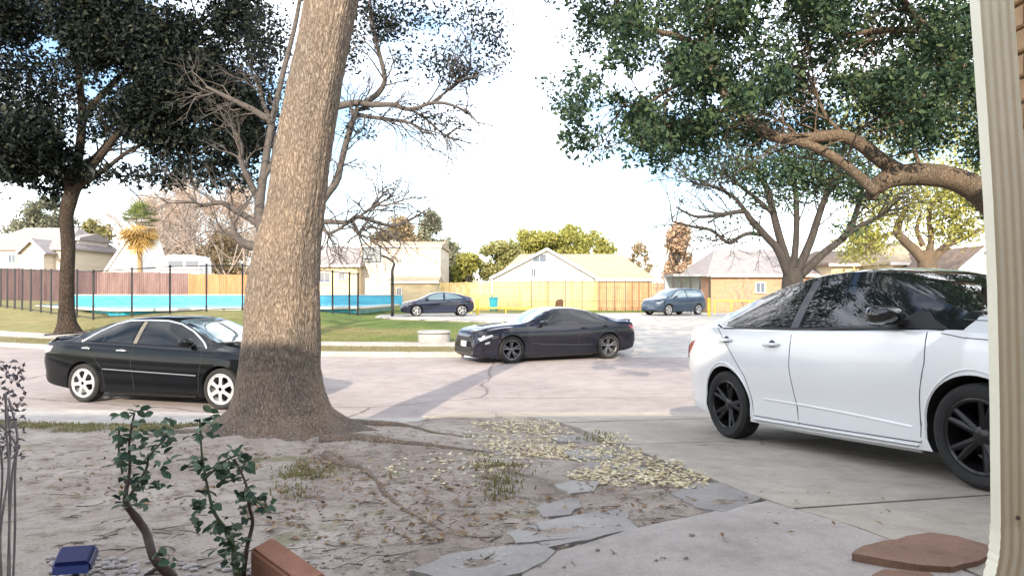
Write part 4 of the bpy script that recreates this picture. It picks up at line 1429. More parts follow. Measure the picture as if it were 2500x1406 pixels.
L_([(1885, 520), (1840, 480), (1790, 440), (1740, 400)], [12, 10, 7, 3], D0, .6)
rnd = random.Random(29)
grow_twigs(mb, paths[1:], rnd, 14, 0.95, 0.034, 4, 0.3, 0, 0.5)
sub(mb, 'trunk', M['bark_grey'], so, smooth=True)
reg = [(1920, 420, 120, 40, 27, 1.4, .9), (2050, 440, 80, 50, 27, 1.3, .8), (1800, 410, 80, 40, 27, 1.2, .35), (2110, 470, 50, 40, 27, 1, .3), (1720, 430, 80, 40, 27, 1, .12), (1980, 370, 130, 50, 27, 1.5, 1), (2090, 560, 60, 30, 27, 1, .08), (1780, 560, 80, 40, 27, 1, .07), (1900, 470, 120, 50, 27, 1.2, .3)]
leaf_mesh('crown', clump_points(px_clumps(reg, 3), 8000, 51, 5, 0.25), 0.17, M['leaf_oak'], so, 52)

# --- lime green tree further right ---------------------------------------------
D0 = 36.0
b_ = P(2264, 700, D0)
lt = tree_root('lime_tree', 'lime green tree with forked trunk left of the downspout', (b_.x, D0, gz(b_.x, D0)))
mb = MB(); paths = []
L_([(2264, 760), (2264, 690), (2264, 640), (2262, 612)], [60, 46, 42, 38], D0, 0, 14)
L_([(2258, 640), (2235, 612), (2205, 585), (2192, 565), (2200, 535), (2215, 505)], [26, 24, 22, 20, 14, 7], D0, -.4)
L_([(2195, 566), (2170, 570), (2140, 585)], [10, 7, 3], D0, -.4)
L_([(2266, 625), (2275, 580), (2270, 530), (2285, 480)], [18, 14, 11, 5], D0, .4)
L_([(2255, 600), (2240, 560), (2250, 520)], [14, 10, 5], D0, .3)
L_([(2272, 640), (2310, 600), (2350, 582), (2390, 562), (2440, 550)], [22, 18, 14, 10, 5], D0, .2)
L_([(2330, 590), (2320, 570), (2370, 562)], [10, 8, 4], D0, .2)
rnd = random.Random(31)
grow_twigs(mb, paths[1:], rnd, 6, 1.2, 0.03, 3, 0.3)
sub(mb, 'trunk', M['bark_warm'], lt, smooth=True)
reg = [(2250, 470, 160, 60, 36, 2, 1), (2350, 520, 90, 70, 36, 2, .8), (2160, 520, 90, 50, 36, 2, .5), (2120, 580, 80, 40, 36, 1.5, .3), (2380, 440, 80, 70, 36, 2, .8), (2100, 600, 60, 50, 37, 1.5, .3), (2300, 570, 90, 30, 36, 1.4, .2), (2200, 300, 200, 130, 38, 3, 2.2), (2400, 260, 120, 120, 38, 3, 1.2)]
leaf_mesh('crown', clump_points(px_clumps(reg, 4), 15000, 61, 6, 0.25), 0.22, M['leaf_lime'], lt, 62)

# --- background trees ------------------------------------------------------------
def far_tree(label, px, ytop, ybot, halfw, D, mat, n=2600, leaf=0.42, seed=1, bark='bark_grey', group='trees beyond the fences', aspect=0.5):
    base = P(px, ybot, D)
    e = tree_root('far_tree', label, (base.x, D, gz(base.x, D)), 'tree', group)
    z0 = gz(base.x, D) - .2
    zt = P(px, ytop, D).z
    h = zt - z0
    hw = halfw / FPX * D
    mb = MB()
    r_ = random.Random(seed)
    mb.tube([(base.x, D, z0), (base.x + r_.uniform(-.2, .2), D, z0 + h * .3), (base.x + r_.uniform(-.4, .4), D, z0 + h * .7)], [.28, .2, .1], 8, 3)
    for k in range(6):
        a = r_.uniform(0, 6.28)
        s_ = Vector((base.x, D, z0 + h * r_.uniform(.25, .5)))
        mb.tube([s_, s_ + Vector((math.cos(a) * hw * .4, math.sin(a) * hw * .4, h * .15)), s_ + Vector((math.cos(a) * hw * .75, math.sin(a) * hw * .75, h * .35))], [.1, .07, .03], 6, 2)
    sub(mb, 'trunk', M[bark], e, smooth=True)
    zb = P(px, ybot, D).z
    cl = []
    for k in range(26):
        u, v = r_.uniform(-1, 1), r_.uniform(0, 1)
        wv = math.sqrt(max(0.05, 1 - (2 * v - 0.8) ** 2 * 0.75))
        cl.append((base.x + u * hw * .72 * wv, D + r_.uniform(-.6, .6) * hw, zb + (zt - zb) * (0.12 + .76 * v), hw * r_.uniform(.2, .36), hw * .3, (zt - zb) * r_.uniform(.1, .17), 1))
    leaf_mesh('crown', clump_points(cl, int(n * 1.9), seed, 6, 0.3), leaf, mat, e, seed, aspect)
far_tree('grey green tree behind the far left cream house', 100, 480, 610, 80, 78, M['leaf_greygreen'], 3200, .42, 71)
far_tree('olive tree between the left oak trunk and the white shed', 240, 535, 660, 62, 80, M['leaf_mid'], 2600, .42, 72)
far_tree('pale green tree close behind the left oak trunk', 190, 570, 660, 34, 84, M['leaf_greygreen'], 1800, .4, 73)
far_tree('tan leaved tree above the roof left of the tall cream house', 975, 528, 640, 66, 82, M['leaf_tan'], 2600, .4, 74)
far_tree('green tree rising behind the right end of the tall cream house', 1055, 512, 650, 50, 84, M['leaf_greygreen'], 3000, .4, 75)
far_tree('grey green tree right of the tall cream house', 1098, 580, 700, 40, 80, M['leaf_greygreen'], 2200, .4, 76)
far_tree('small yellow green tree left of the white gabled house', 1140, 612, 700, 45, 78, M['leaf_lime'], 1800, .4, 77)
far_tree('broad yellow green tree behind the left slope of the gabled roof', 1230, 585, 690, 72, 80, M['leaf_mid'], 3600, .42, 78)
far_tree('tall yellow tree behind the ridge of the gabled house', 1345, 535, 680, 90, 82, M['leaf_lime'], 4200, .42, 79)
far_tree('yellow green tree behind the long tan roof', 1440, 562, 680, 66, 83, M['leaf_lime'], 2800, .42, 80)
far_tree('yellow green tree filling the gap between the gable roof trees', 1285, 560, 690, 70, 84, M['leaf_lime'], 3000, .42, 85)
far_tree('pale lime tree above the right part of the tan roof', 1395, 548, 690, 70, 86, M['leaf_lime'], 3000, .42, 86)
far_tree('sparse pale tree behind the right end of the tan roof', 1560, 590, 690, 40, 84, M['leaf_tan'], 500, .4, 81)
far_tree('narrow orange leaved tree behind the grey shelter', 1660, 540, 700, 46, 62, M['leaf_orange'], 3600, .3, 82)
far_tree('lime green tree behind the low olive roof', 2110, 560, 670, 60, 60, M['leaf_lime'], 2600, .34, 83)

def bare_tree(label, px, ytop, ybot, D, seed, mat='bark_pale', r=0.22, depth=6, spread=0.42, group='leafless trees beyond the fences', n0=4):
    base = P(px, ybot, D)
    z0 = gz(base.x, D) - .2
    e = tree_root('bare_tree', label, (base.x, D, z0), 'tree', group)
    h = P(px, ytop, D).z - z0
    mb = MB()
    r_ = random.Random(seed)
    for k in range(n0):
        d = Vector((r_.uniform(-.35, .35), r_.uniform(-.3, .3), 1)).normalized()
        twig_tree(mb, Vector((base.x + r_.uniform(-.1, .1), D, z0)), d, h * .34, r * (1 if k == 0 else .7), depth, r_, 5, 0.04, (2, 3), spread, 0.024)
    sub(mb, 'trunk', M[mat], e, smooth=True)
for i, (px, yt, D, lab) in enumerate(((395, 430, 74, 'pale leafless tree just right of the palm'), (455, 420, 78, 'pale leafless tree above the motorhome'), (515, 450, 72, 'pale leafless tree right of the motorhome'),
                                      (425, 470, 83, 'pale leafless tree between the palm and the motorhome, second right of the palm'), (545, 430, 83, 'tallest pale leafless tree left of the big trunk'), (575, 470, 76, 'pale leafless tree closest to the big trunk on its left'), (350, 470, 80, 'pale leafless tree directly behind the palm'), (620, 500, 80, 'pale leafless tree partly hidden by the big trunk'))):
    bare_tree(lab, px, yt, 690, D, 100 + i)
far_tree('pale pinkish winter tree behind the cedar fence', 575, 440, 680, 90, 86, M['leaf_pink'], 5200, .62, 90, aspect=.13)
far_tree('pale pinkish winter tree behind the motorhome', 450, 400, 680, 95, 88, M['leaf_pink'], 6000, .62, 91, aspect=.13)
far_tree('pale pinkish winter tree right of the palm crown', 375, 450, 680, 60, 90, M['leaf_pink'], 3200, .6, 92, aspect=.13)
far_tree('tan bushy tree low behind the cedar fence', 545, 570, 690, 90, 80, M['leaf_tan'], 3000, .34, 93)
bare_tree('small leafless tree before the orange brick house', 1822, 610, 735, 49, 120, 'bark_pale', .05, 5, .35)
bare_tree('thin bare sapling left of the grey shelter', 1632, 610, 735, 56, 121, 'bark_pale', .05, 5, .35)

# --- palm ------------------------------------------------------------------------
D0 = 60.0
b_ = P(340, 700, D0)
pe = tree_root('palm_tree', 'fan palm with green top and hanging yellow skirt by the white shed', (b_.x, D0, gz(b_.x, D0)), 'palm tree')
mb = MB()
tp = P(338, 545, D0)
mb.tube([(b_.x, D0, gz(b_.x, D0) - .1), (b_.x + .05, D0, tp.z * .5), tuple(tp)], [.26, .22, .2], 10, 4)
sub(mb, 'trunk', pm('palm_trunk', (0.2, 0.14, 0.08), (0.3, 0.22, 0.13), 6, 0.95), pe, smooth=True)
def fans(n, el0, el1, L, matl, name, seed):
    r_ = random.Random(seed)
    mb = MB()
    for k in range(n):
        a = r_.uniform(0, 6.28); el = R_(r_.uniform(el0, el1))
        d = Vector((math.cos(a) * math.cos(el), math.sin(a) * math.cos(el), math.sin(el)))
        s_ = d.cross(Vector((0, 0, 1))).normalized()
        u = s_.cross(d)
        L1 = L * r_.uniform(.4, .6)
        hub = tp + Vector((0, 0, r_.uniform(-.8, .3) if el1 < 0 else r_.uniform(-.2, .5))) + d * L1
        for j in range(9):
            b = R_(-75 + 150 * j / 8)
            bd = (d * math.cos(b) + s_ * math.sin(b) + u * 0.1)
            tip = hub + bd * L * .62 - Vector((0, 0, .18))
            wv = bd.cross(u).normalized() * 0.06
            mid = hub.lerp(tip, .5) + u * 0.02
            mb.add([hub, mid - wv, tip, mid + wv], [(0, 1, 2, 3)])
    sub(mb, name, matl, pe)
fans(34, -5, 85, 1.7, leaf_mat('palm_green', [(0.09, 0.13, 0.04), (0.15, 0.19, 0.06), (0.2, 0.22, 0.08)], .3), 'crown', 4)
fans(46, -85, -25, 2.0, leaf_mat('palm_dead', [(0.32, 0.2, 0.06), (0.45, 0.3, 0.1), (0.38, 0.27, 0.12)], .2), 'dead_skirt', 5)
# ------------------------------------------------------------------ cars
def pchip(ctrl):
    xs = np.array([c[0] for c in ctrl], float); ys = np.array([c[1] for c in ctrl], float)
    h = np.diff(xs); dl_ = np.diff(ys) / h
    m_ = np.zeros(len(xs))
    for i in range(1, len(xs) - 1):
        if dl_[i - 1] * dl_[i] > 0:
            w1, w2 = 2 * h[i] + h[i - 1], h[i] + 2 * h[i - 1]
            m_[i] = (w1 + w2) / (w1 / dl_[i - 1] + w2 / dl_[i])
    m_[0], m_[-1] = dl_[0], dl_[-1]
    def f(x):
        x = min(max(x, xs[0]), xs[-1])
        i = min(len(xs) - 2, max(0, int(np.searchsorted(xs, x) - 1)))
        t = (x - xs[i]) / h[i]
        return float((2 * t**3 - 3 * t**2 + 1) * ys[i] + (t**3 - 2 * t**2 + t) * h[i] * m_[i] + (-2 * t**3 + 3 * t**2) * ys[i + 1] + (t**3 - t**2) * h[i] * m_[i + 1])
    return f

def paint(name, c, rough=0.25, metal=0.0, coat=1.0, dirt=0.08):
    m, t, b = new_mat(name)
    n = noise_node(t, 1.5, 6, 0.6)
    r = ramp(t, n.outputs['Fac'], [(0.35, tuple(x * (1 - dirt) for x in c)), (0.65, c)])
    t.links.new(r.outputs['Color'], b.inputs['Base Color'])
    b.inputs['Roughness'].default_value = rough
    b.inputs['Metallic'].default_value = metal
    b.inputs['Coat Weight'].default_value = coat
    b.inputs['Specular IOR Level'].default_value = 0.5 if c[0] > .3 else 0.15
    b.inputs['Coat Roughness'].default_value = 0.03
    return m
M['glass'] = pm('dark_car_glass', (0.008, 0.010, 0.012), rough=0.02, spec=0.9)
M['glass_sky_tint'] = pm('sky_tinted_glass', (0.09, 0.14, 0.165), rough=0.02, spec=1.0, coat=1.0)  # cyan sky reflection put into the base colour
M['glass_dark'] = pm('tinted_car_glass', (0.006, 0.008, 0.010), rough=0.03, spec=0.45)
M['trim'] = pm('black_trim', (0.012, 0.012, 0.013), rough=0.5)
M['seam'] = pm('panel_gap', (0.02, 0.02, 0.02), rough=0.8)
M['seam_white'] = pm('panel_gap_on_white', (0.06, 0.06, 0.065), rough=0.8)
M['rubber'] = pm('tyre_rubber', (0.010, 0.010, 0.011), (0.018, 0.018, 0.018), 8, 0.85, bump=0.2, bscale=60)
M['chrome'] = pm('bright_trim', (0.7, 0.7, 0.7), rough=0.18, metal=1.0)
M['silver'] = pm('silver_wheel', (0.31, 0.32, 0.335), (0.39, 0.40, 0.42), 5, 0.4, metal=0.25)
M['blackrim'] = pm('gloss_black_wheel', (0.008, 0.008, 0.009), rough=0.3, coat=0.15, spec=0.3)
M['gunrim'] = pm('dark_alloy_wheel', (0.12, 0.12, 0.125), rough=0.35, metal=0.6)
M['well'] = pm('wheel_well', (0.008, 0.008, 0.008), rough=0.95)
M['tail'] = pm('tail_lamp_red', (0.30, 0.012, 0.018), rough=0.12, coat=1.0)
M['tail_pale'] = pm('tail_lamp_clear', (0.55, 0.35, 0.36), rough=0.12, coat=1.0)
M['lamp'] = pm('head_lamp_clear', (0.22, 0.24, 0.27), rough=0.1, coat=1.0)
M['plate'] = pm('licence_plate', (0.75, 0.75, 0.73), rough=0.5)

class Car:
    def __init__(s, name, label, sp, group=None):
        s.sp = sp
        s.root = empty(name)
        tag(s.root, label, 'car', group)
        W = sp['W'] / 2
        ztop, zbot, belt = pchip(sp['ztop']), pchip(sp['zbot']), pchip(sp['belt'])
        wn, wr = pchip(sp['wn']), pchip(sp['wr'])
        x0, x1 = sp['ztop'][0][0], sp['ztop'][-1][0]
        N = 84
        xs = []
        for i in range(N):
            t = i / (N - 1)
            t2 = 0.5 - 0.5 * math.cos(math.pi * t)
            t = 0.55 * t + 0.45 * t2
            xs.append(x0 + (x1 - x0) * t)
        rings = []
        for x in xs:
            zt, zb = ztop(x), zbot(x)
            bl = min(belt(x), zt - 0.035)
            w_ = W * wn(x)
            r = W * wr(x)
            r = min(r, w_ * 0.93)
            hb = bl - zb
            cab = min(1, max(0, (zt - bl - 0.05) / 0.25))
            cr_ = sp.get('crown', 0.05)
            up = zt - (0.02 + cr_ * (1 if cab > .5 else .6))
            up = max(up, bl + 0.008)
            low = [(0.0, zb), (w_ * .80, zb), (w_ * .945, zb + .025), (w_ * .965, zb + hb * .12), (w_ * .955, zb + hb * .24), (w_ * .975, zb + hb * .38), (w_ * .997, zb + hb * .55), (w_ * 1.0, zb + hb * .68), (w_ * .988, zb + hb * .82), (w_ * .975, zb + hb * .91), (w_ * .955, bl - .012)]
            a = (w_ * .935, bl)
            b = (r, up)
            hi = [a]
            for k in (0.06, 0.25, 0.5, 0.75, 0.94):
                bow = 0.018 * math.sin(math.pi * k) * cab
                hi.append((a[0] + (b[0] - a[0]) * k + bow, a[1] + (b[1] - a[1]) * k))
            dz = zt - up
            hi += [(r * .965, up + dz * .42), (r * .88, up + dz * .62), (r * .7, up + dz * .8), (r * .4, up + dz * .95), (0.0, zt)]
            rings.append(low + hi)
        n = len(rings[0])
        vs, fs = [], []
        for x, rg in zip(xs, rings):
            for (y, z) in rg:
                vs.append((x, -y, z))
            for (y, z) in rg[-2:0:-1]:
                vs.append((x, y, z))
        m_ = 2 * n - 2
        for i in range(len(xs) - 1):
            for k in range(m_):
                fs.append((i * m_ + k, (i + 1) * m_ + k, (i + 1) * m_ + (k + 1) % m_, i * m_ + (k + 1) % m_))
        fs.append(tuple(range(m_)))
        fs.append(tuple((len(xs) - 1) * m_ + k for k in reversed(range(m_))))
        bm = bmesh.new()
        me = bpy.data.meshes.new('body')
        me.from_pydata(vs, [], fs)
        bm.from_mesh(me)
        bmesh.ops.recalc_face_normals(bm, faces=bm.faces)
        s.bvh = BVHTree.FromBMesh(bm)
        bm.to_mesh(me)
        bm.free()
        body = bpy.data.objects.new('body', me)
        col.objects.link(body)
        # wheel wells
        cb = MB()
        Rw = sp['R'] + sp.get('gap', 0.045)
        s.axles = (sp['WB'] / 2, -sp['WB'] / 2)
        for ax in s.axles:
            for sg in (-1, 1):
                b0 = len(cb.v)
                y0, y1 = sg * (W - 0.34), sg * (W + 0.2)
                K = 48
                for y in (y0, y1):
                    for k in range(K):
                        a = 2 * math.pi * k / K
                        cb.v.append((ax + Rw * math.cos(a), y, sp['R'] + Rw * math.sin(a)))
                cb.f.append(tuple(b0 + k for k in range(K)))
                cb.f.append(tuple(b0 + K + k for k in reversed(range(K))))
                for k in range(K):
                    cb.f.append((b0 + k, b0 + K + k, b0 + K + (k + 1) % K, b0 + (k + 1) % K))
        cut = cb.build('cutter', None, None, fixn=True)
        md = body.modifiers.new('arch', 'BOOLEAN')
        md.operation = 'DIFFERENCE'
        md.solver = 'EXACT'
        md.object = cut
        bpy.context.view_layer.update()
        dg = bpy.context.evaluated_depsgraph_get()
        me2 = bpy.data.meshes.new_from_object(body.evaluated_get(dg))
        body.modifiers.clear()
        body.data = me2
        me2.name = 'body'
        bpy.data.objects.remove(cut)
        me2.materials.clear()
        me2.materials.append(sp['paint'])
        me2.materials.append(M['well'])
        me2.materials.append(sp.get('roofpaint', sp['paint']))
        for p in me2.polygons:
            c = p.center
            p.use_smooth = True
            for ax in s.axles:
                d = math.hypot(c.x - ax, c.z - sp['R'])
                if (d < Rw + 0.004 and abs(c.y) > W - 0.36 and (abs(p.normal.y) < 0.35 and d > Rw - .02 or abs(abs(c.y) - (W - .34)) < 0.01)) or (c.z < zbot(c.x) + 0.02 and p.normal.z < -.7):
                    p.material_index = 1
            if 'roofpaint' in sp and p.material_index == 0 and c.z > belt(c.x) - 0.004 + max(0, -1.25 - c.x) * 0.14 and ztop(c.x) - belt(c.x) > 0.06 and sp['cab'][0] < c.x < sp['cab'][1]:
                p.material_index = 2
        me2.set_sharp_from_angle(angle=R_(32))
        body.parent = s.root
        s.body = body
        s.ztop, s.zbot, s.belt, s.W = ztop, zbot, belt, W
        s.wheels()
    # --- projection onto the body
    def hit(s, mode, u, v):
        if mode == 'R':
            o, d = Vector((u, -3, v)), Vector((0, 1, 0))
        elif mode == 'L':
            o, d = Vector((u, 3, v)), Vector((0, -1, 0))
        elif mode == 'T':
            o, d = Vector((u, v, 4)), Vector((0, 0, -1))
        elif mode == 'F':
            o, d = Vector((6, u, v)), Vector((-1, 0, 0))
        elif mode == 'B':
            o, d = Vector((-6, u, v)), Vector((1, 0, 0))
        loc, nor, i, dist = s.bvh.ray_cast(o, d)
        if loc is None:
            return None, None
        if nor.dot(d) > 0:
            nor = -nor
        return loc, nor
    def patch(s, name, mode, poly, mat, off=0.004, step=0.07, thick=0.012, parent=None, smooth=True):
        bm = bmesh.new()
        f = bm.faces.new([bm.verts.new((p[0], p[1], 0)) for p in poly])
        xs = [p[0] for p in poly]; ys = [p[1] for p in poly]
        for ax, lo, hi in ((0, min(xs), max(xs)), (1, min(ys), max(ys))):
            k = lo + step
            while k < hi - 1e-4:
                co = [0, 0, 0]; no = [0, 0, 0]
                co[ax] = k; no[ax] = 1
                bmesh.ops.bisect_plane(bm, geom=bm.verts[:] + bm.edges[:] + bm.faces[:], plane_co=co, plane_no=no)
                k += step
        nrm = {}
        bad = []
        for v in bm.verts:
            loc, no = s.hit(mode, v.co.x, v.co.y)
            if loc is None:
                bad.append(v)
                continue
            v.co = loc + no * off
            nrm[v] = no
        if bad:
            bmesh.ops.delete(bm, geom=bad, context='VERTS')
        be = [e for e in bm.edges if e.is_boundary]
        pairs = {v: nrm[v] for e in be for v in e.verts}
        r = bmesh.ops.extrude_edge_only(bm, edges=be)
        for v in [g for g in r['geom'] if isinstance(g, bmesh.types.BMVert)]:
            best = min(pairs, key=lambda q: (q.co - v.co).length_squared)
            v.co = v.co - pairs[best] * thick
        bmesh.ops.recalc_face_normals(bm, faces=bm.faces)
        # outward
        s_ = sum((f.normal.dot(nrm[f.verts[0]]) for f in bm.faces if f.verts[0] in nrm), 0)
        if s_ < 0:
            bmesh.ops.reverse_faces(bm, faces=bm.faces)
        me = bpy.data.meshes.new(name)
        bm.to_mesh(me)
        bm.free()
        if smooth:
            me.polygons.foreach_set('use_smooth', [True] * len(me.polygons))
            me.set_sharp_from_angle(angle=R_(50))
        return link(name, me, mat, parent or s.root)
    def ribbon(s, name, mode, pts, width, mat, off=0.003, parent=None, dens=0.05):
        dense = []
        for a, b in zip(pts, pts[1:]):
            k = max(1, int(math.hypot(b[0] - a[0], b[1] - a[1]) / dens))
            for i in range(k):
                dense.append((a[0] + (b[0] - a[0]) * i / k, a[1] + (b[1] - a[1]) * i / k))
        dense.append(pts[-1])
        vs, fs = [], []
        for i, p in enumerate(dense):
            a, b = dense[max(0, i - 1)], dense[min(len(dense) - 1, i + 1)]
            d = Vector((b[0] - a[0], b[1] - a[1])).normalized()
            nx, ny = -d.y * width / 2, d.x * width / 2
            for sg, lift in ((1, -0.004), (0.55, off), (-0.55, off), (-1, -0.004)):
                loc, no = s.hit(mode, p[0] + nx * sg, p[1] + ny * sg)
                if loc is None:
                    loc, no = s.hit(mode, p[0], p[1])
                if loc is None:
                    loc, no = Vector(vs[-4]) if vs else Vector((0, 0, 0)), Vector((0, 0, 0))
                vs.append(loc + no * lift)
        for i in range(len(dense) - 1):
            for k in range(3):
                fs.append((i * 4 + k, i * 4 + k + 1, i * 4 + 5 + k, i * 4 + 4 + k))
        mb = MB(); mb.add(vs, fs)
        return mb.build(name, mat, parent or s.root, smooth=True, fixn=True)
    def wheels(s):
        sp = s.sp
        R, wd = sp['R'], sp.get('tw', 0.215)
        ri = sp.get('rim_r', R * 0.72)
        hub = MB()
        hub.lathe([(0.001, .05), (ri * .55, .05), (ri * .55, .065), (0.001, .065)], 24, 'Y')
        hub.lathe([(0.001, -.012), (0.045, -.012), (0.06, 0.0), (0.06, .05)], 16, 'Y')
        ty = MB()
        h = wd / 2
        ty.lathe([(ri, h * .55), (ri + .004, h * .02 - h * .9), (ri + (R - ri) * .25, -h), (ri + (R - ri) * .6, -h * 1.02), (R - .025, -h * .93), (R - .006, -h * .78), (R, -h * .5), (R - .004, -h * .49), (R - .004, -h * .44), (R, -h * .43), (R, -h * .02), (R - .005, -h * .01), (R - .005, h * .04), (R, h * .05), (R, h * .5), (R - .006, h * .78), (R - .025, h * .93), (ri + (R - ri) * .5, h), (ri, h * .9), (ri, h * .5)], 56, 'Y')
        rm = MB()
        rm.lathe([(ri + .006, -h * .86), (ri - .006, -h * .9), (ri - .022, -h * .82), (ri - .03, -h * .3), (ri - .04, h * .6)], 48, 'Y')
        k = sp['spokes']
        style = sp.get('style', 'bar')
        if style == 'disc':          # cover with windows
            K = k
            for i in range(K):
                a0 = 2 * math.pi * i / K
                da = math.pi / K
                wsp, wo = 0.36, 0.52
                y0 = -h * .78
                def pt(r, a, y=y0):
                    return (r * math.cos(a), y - 0.018 * (1 - (r / ri) ** 2), r * math.sin(a))
                # spoke sector
                b = len(rm.v)
                rows = [(0.03, 1.0), (ri * .30, 1.0), (ri * .42, wsp * 1.5), (ri * .62, wsp * 1.05), (ri * .80, wsp * 1.0), (ri * .87, 1.0), (ri - .012, 1.0)]
                for r, f_ in rows:
                    for t_ in (-1, -.5, 0, .5, 1):
                        rm.v.append(pt(r, a0 + da * f_ * t_))
                for ii in range(len(rows) - 1):
                    for jj in range(4):
                        rm.f.append((b + ii * 5 + jj, b + (ii + 1) * 5 + jj, b + (ii + 1) * 5 + jj + 1, b + ii * 5 + jj + 1))
        else:
            for i in range(k):
                a = 2 * math.pi * (i + .25) / k
                for off in ((-.11, .11) if style == 'split' else (0,)):
                    c, sn = math.cos(a + off * .55), math.sin(a + off * .55)
                    co, so_ = math.cos(a + off * 1.6), math.sin(a + off * 1.6)
                    w0 = .026 if style == 'split' else .05
                    w1 = .018 if style == 'split' else .032
                    p0 = Vector((c * .045, -h * .5, sn * .045)); p1 = Vector((co * (ri - .015), -h * .80, so_ * (ri - .015)))
                    t_ = Vector((-sn, 0, c))
                    q = [p0 - t_ * w0, p0 + t_ * w0, p1 + t_ * w1, p1 - t_ * w1]
                    b = [v + Vector((0, .05, 0)) for v in q]
                    mid = [(p0 + Vector((0, -.014, 0))), (p1 + Vector((0, -.008, 0)))]
                    rm.add(q + b + mid, [(0, 8, 9, 3), (8, 1, 2, 9), (1, 5, 6, 2), (4, 0, 3, 7), (2, 6, 7, 3, 9), (0, 4, 5, 1, 8), (4, 7, 6, 5)])
            rm.lathe([(0.001, -h * .66), (.035, -h * .66), (.062, -h * .56), (.07, -h * .2)], 20, 'Y')
        first = True
        data = None
        for ax in s.axles:
            for sg in (-1, 1):
                pos = (ax, sg * (s.W - wd / 2 - sp.get('inset', 0.012)), R)
                if data is None:
                    w0 = hub.build('wheel', M['well'], s.root, smooth=True, angle=40)
                    t0 = ty.build('tyre', M['rubber'], w0, smooth=True, angle=30, fixn=True)
                    r0 = rm.build('rim', sp['rimmat'], w0, smooth=True, angle=35, fixn=False)
                    data = (w0, t0, r0)
                    ws = w0
                else:
                    ws = data[0].copy(); col.objects.link(ws); ws.parent = s.root
                    for q in data[1:]:
                        c = q.copy(); col.objects.link(c); c.parent = ws
                ws.location = pos
                ws.rotation_euler = (0, random.uniform(0, 1.0) if sp.get('style') != 'disc' else 0.2 + ax, 0 if sg < 0 else math.pi)
                if sg > 0:
                    ws.rotation_euler = (0, 0, math.pi)
    def place(s, front, rear, seen, zf=gz, dz=0.0):
        """ground points of the two wheels on the seen side"""
        f = Vector((front[0], front[1], zf(*front) + dz)); r = Vector((rear[0], rear[1], zf(*rear) + dz))
        fw = (f - r).normalized()
        left = Vector((0, 0, 1)).cross(fw).normalized()
        up = fw.cross(left)
        k = s.W - 0.11
        o = (f + r) / 2 + (left * k if seen == 'R' else -left * k)
        o.z = ((f + r) / 2).z
        mt_ = Matrix((fw, left, up)).transposed().to_4x4()
        mt_.translation = o
        s.root.matrix_world = mt_

def both(fn):
    for m_ in ('R', 'L'):
        fn(m_)

def mirror(s, mode, x, z, mat, y_out=0.14, size=(0.16, 0.20, 0.13)):
    """door mirror: shell, arm"""
    sg = -1 if mode == 'R' else 1
    loc, no = s.hit(mode, x, z - 0.02)
    if loc is None:
        return
    mb = MB()
    c = Vector((x - 0.02, loc.y + sg * (y_out), z + size[2] * .35))
    L, Wd, Ht = size
    rings = []
    prof = [(-L * .5, .80, .82), (-L * .35, .96, .97), (0.0, 1.0, 1.0), (L * .4, .86, .82), (L * .72, .5, .45), (L * .8, .1, .1)]
    K = 16
    for dx, ky, kz in prof:
        b = len(mb.v)
        for k in range(K):
            a = 2 * math.pi * k / K
            ca, sa = math.cos(a), math.sin(a)
            ey = math.copysign(abs(ca) ** .6, ca) * Wd / 2 * ky
            ez = math.copysign(abs(sa) ** .6, sa) * Ht / 2 * kz
            mb.v.append((c.x + dx, c.y + ey, c.z + ez))
        rings.append(b)
    for a, b in zip(rings, rings[1:]):
        for k in range(K):
            mb.f.append((a + k, a + (k + 1) % K, b + (k + 1) % K, b + k))
    mb.f.append(tuple(rings[0] + k for k in range(K)))
    mb.f.append(tuple(rings[-1] + k for k in reversed(range(K))))
    o = mb.build('mirror', mat, s.root, smooth=True, angle=50, fixn=True)
    mb = MB()
    mb.bar((x + .02, loc.y - sg * .02, z - .01), (c.x, c.y, c.z - Ht * .38), 0.07, 0.035)
    mb.build('mirror_arm', M['trim'], o)
    mb = MB()
    mb.box((c.x - L * .5 - .001, c.y, c.z), (0.006, Wd * .66, Ht * .62))
    mb.build('mirror_glass', M['glass'], o)

def handle(s, mode, x, z, mat, L=0.19):
    sg = -1 if mode == 'R' else 1
    loc, no = s.hit(mode, x, z)
    mb = MB()
    p = [(x - L / 2, loc.y - sg * 0.004, z), (x - L * .4, loc.y + sg * .03, z + .004), (x, loc.y + sg * .036, z + .006), (x + L * .4, loc.y + sg * .03, z + .004), (x + L / 2, loc.y - sg * .004, z)]
    mb.tube(p, [.012, .016, .017, .016, .012], 8, 4)
    o = mb.build('door_handle', mat, s.root, smooth=True)
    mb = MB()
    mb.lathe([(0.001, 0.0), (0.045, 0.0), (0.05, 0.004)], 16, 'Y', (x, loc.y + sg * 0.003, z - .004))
    mb.build('handle_recess_shade', M['seam_white'] if s.sp.get('light') else M['seam'], o, smooth=True)  # dark disc painted in for the shadow in the handle recess

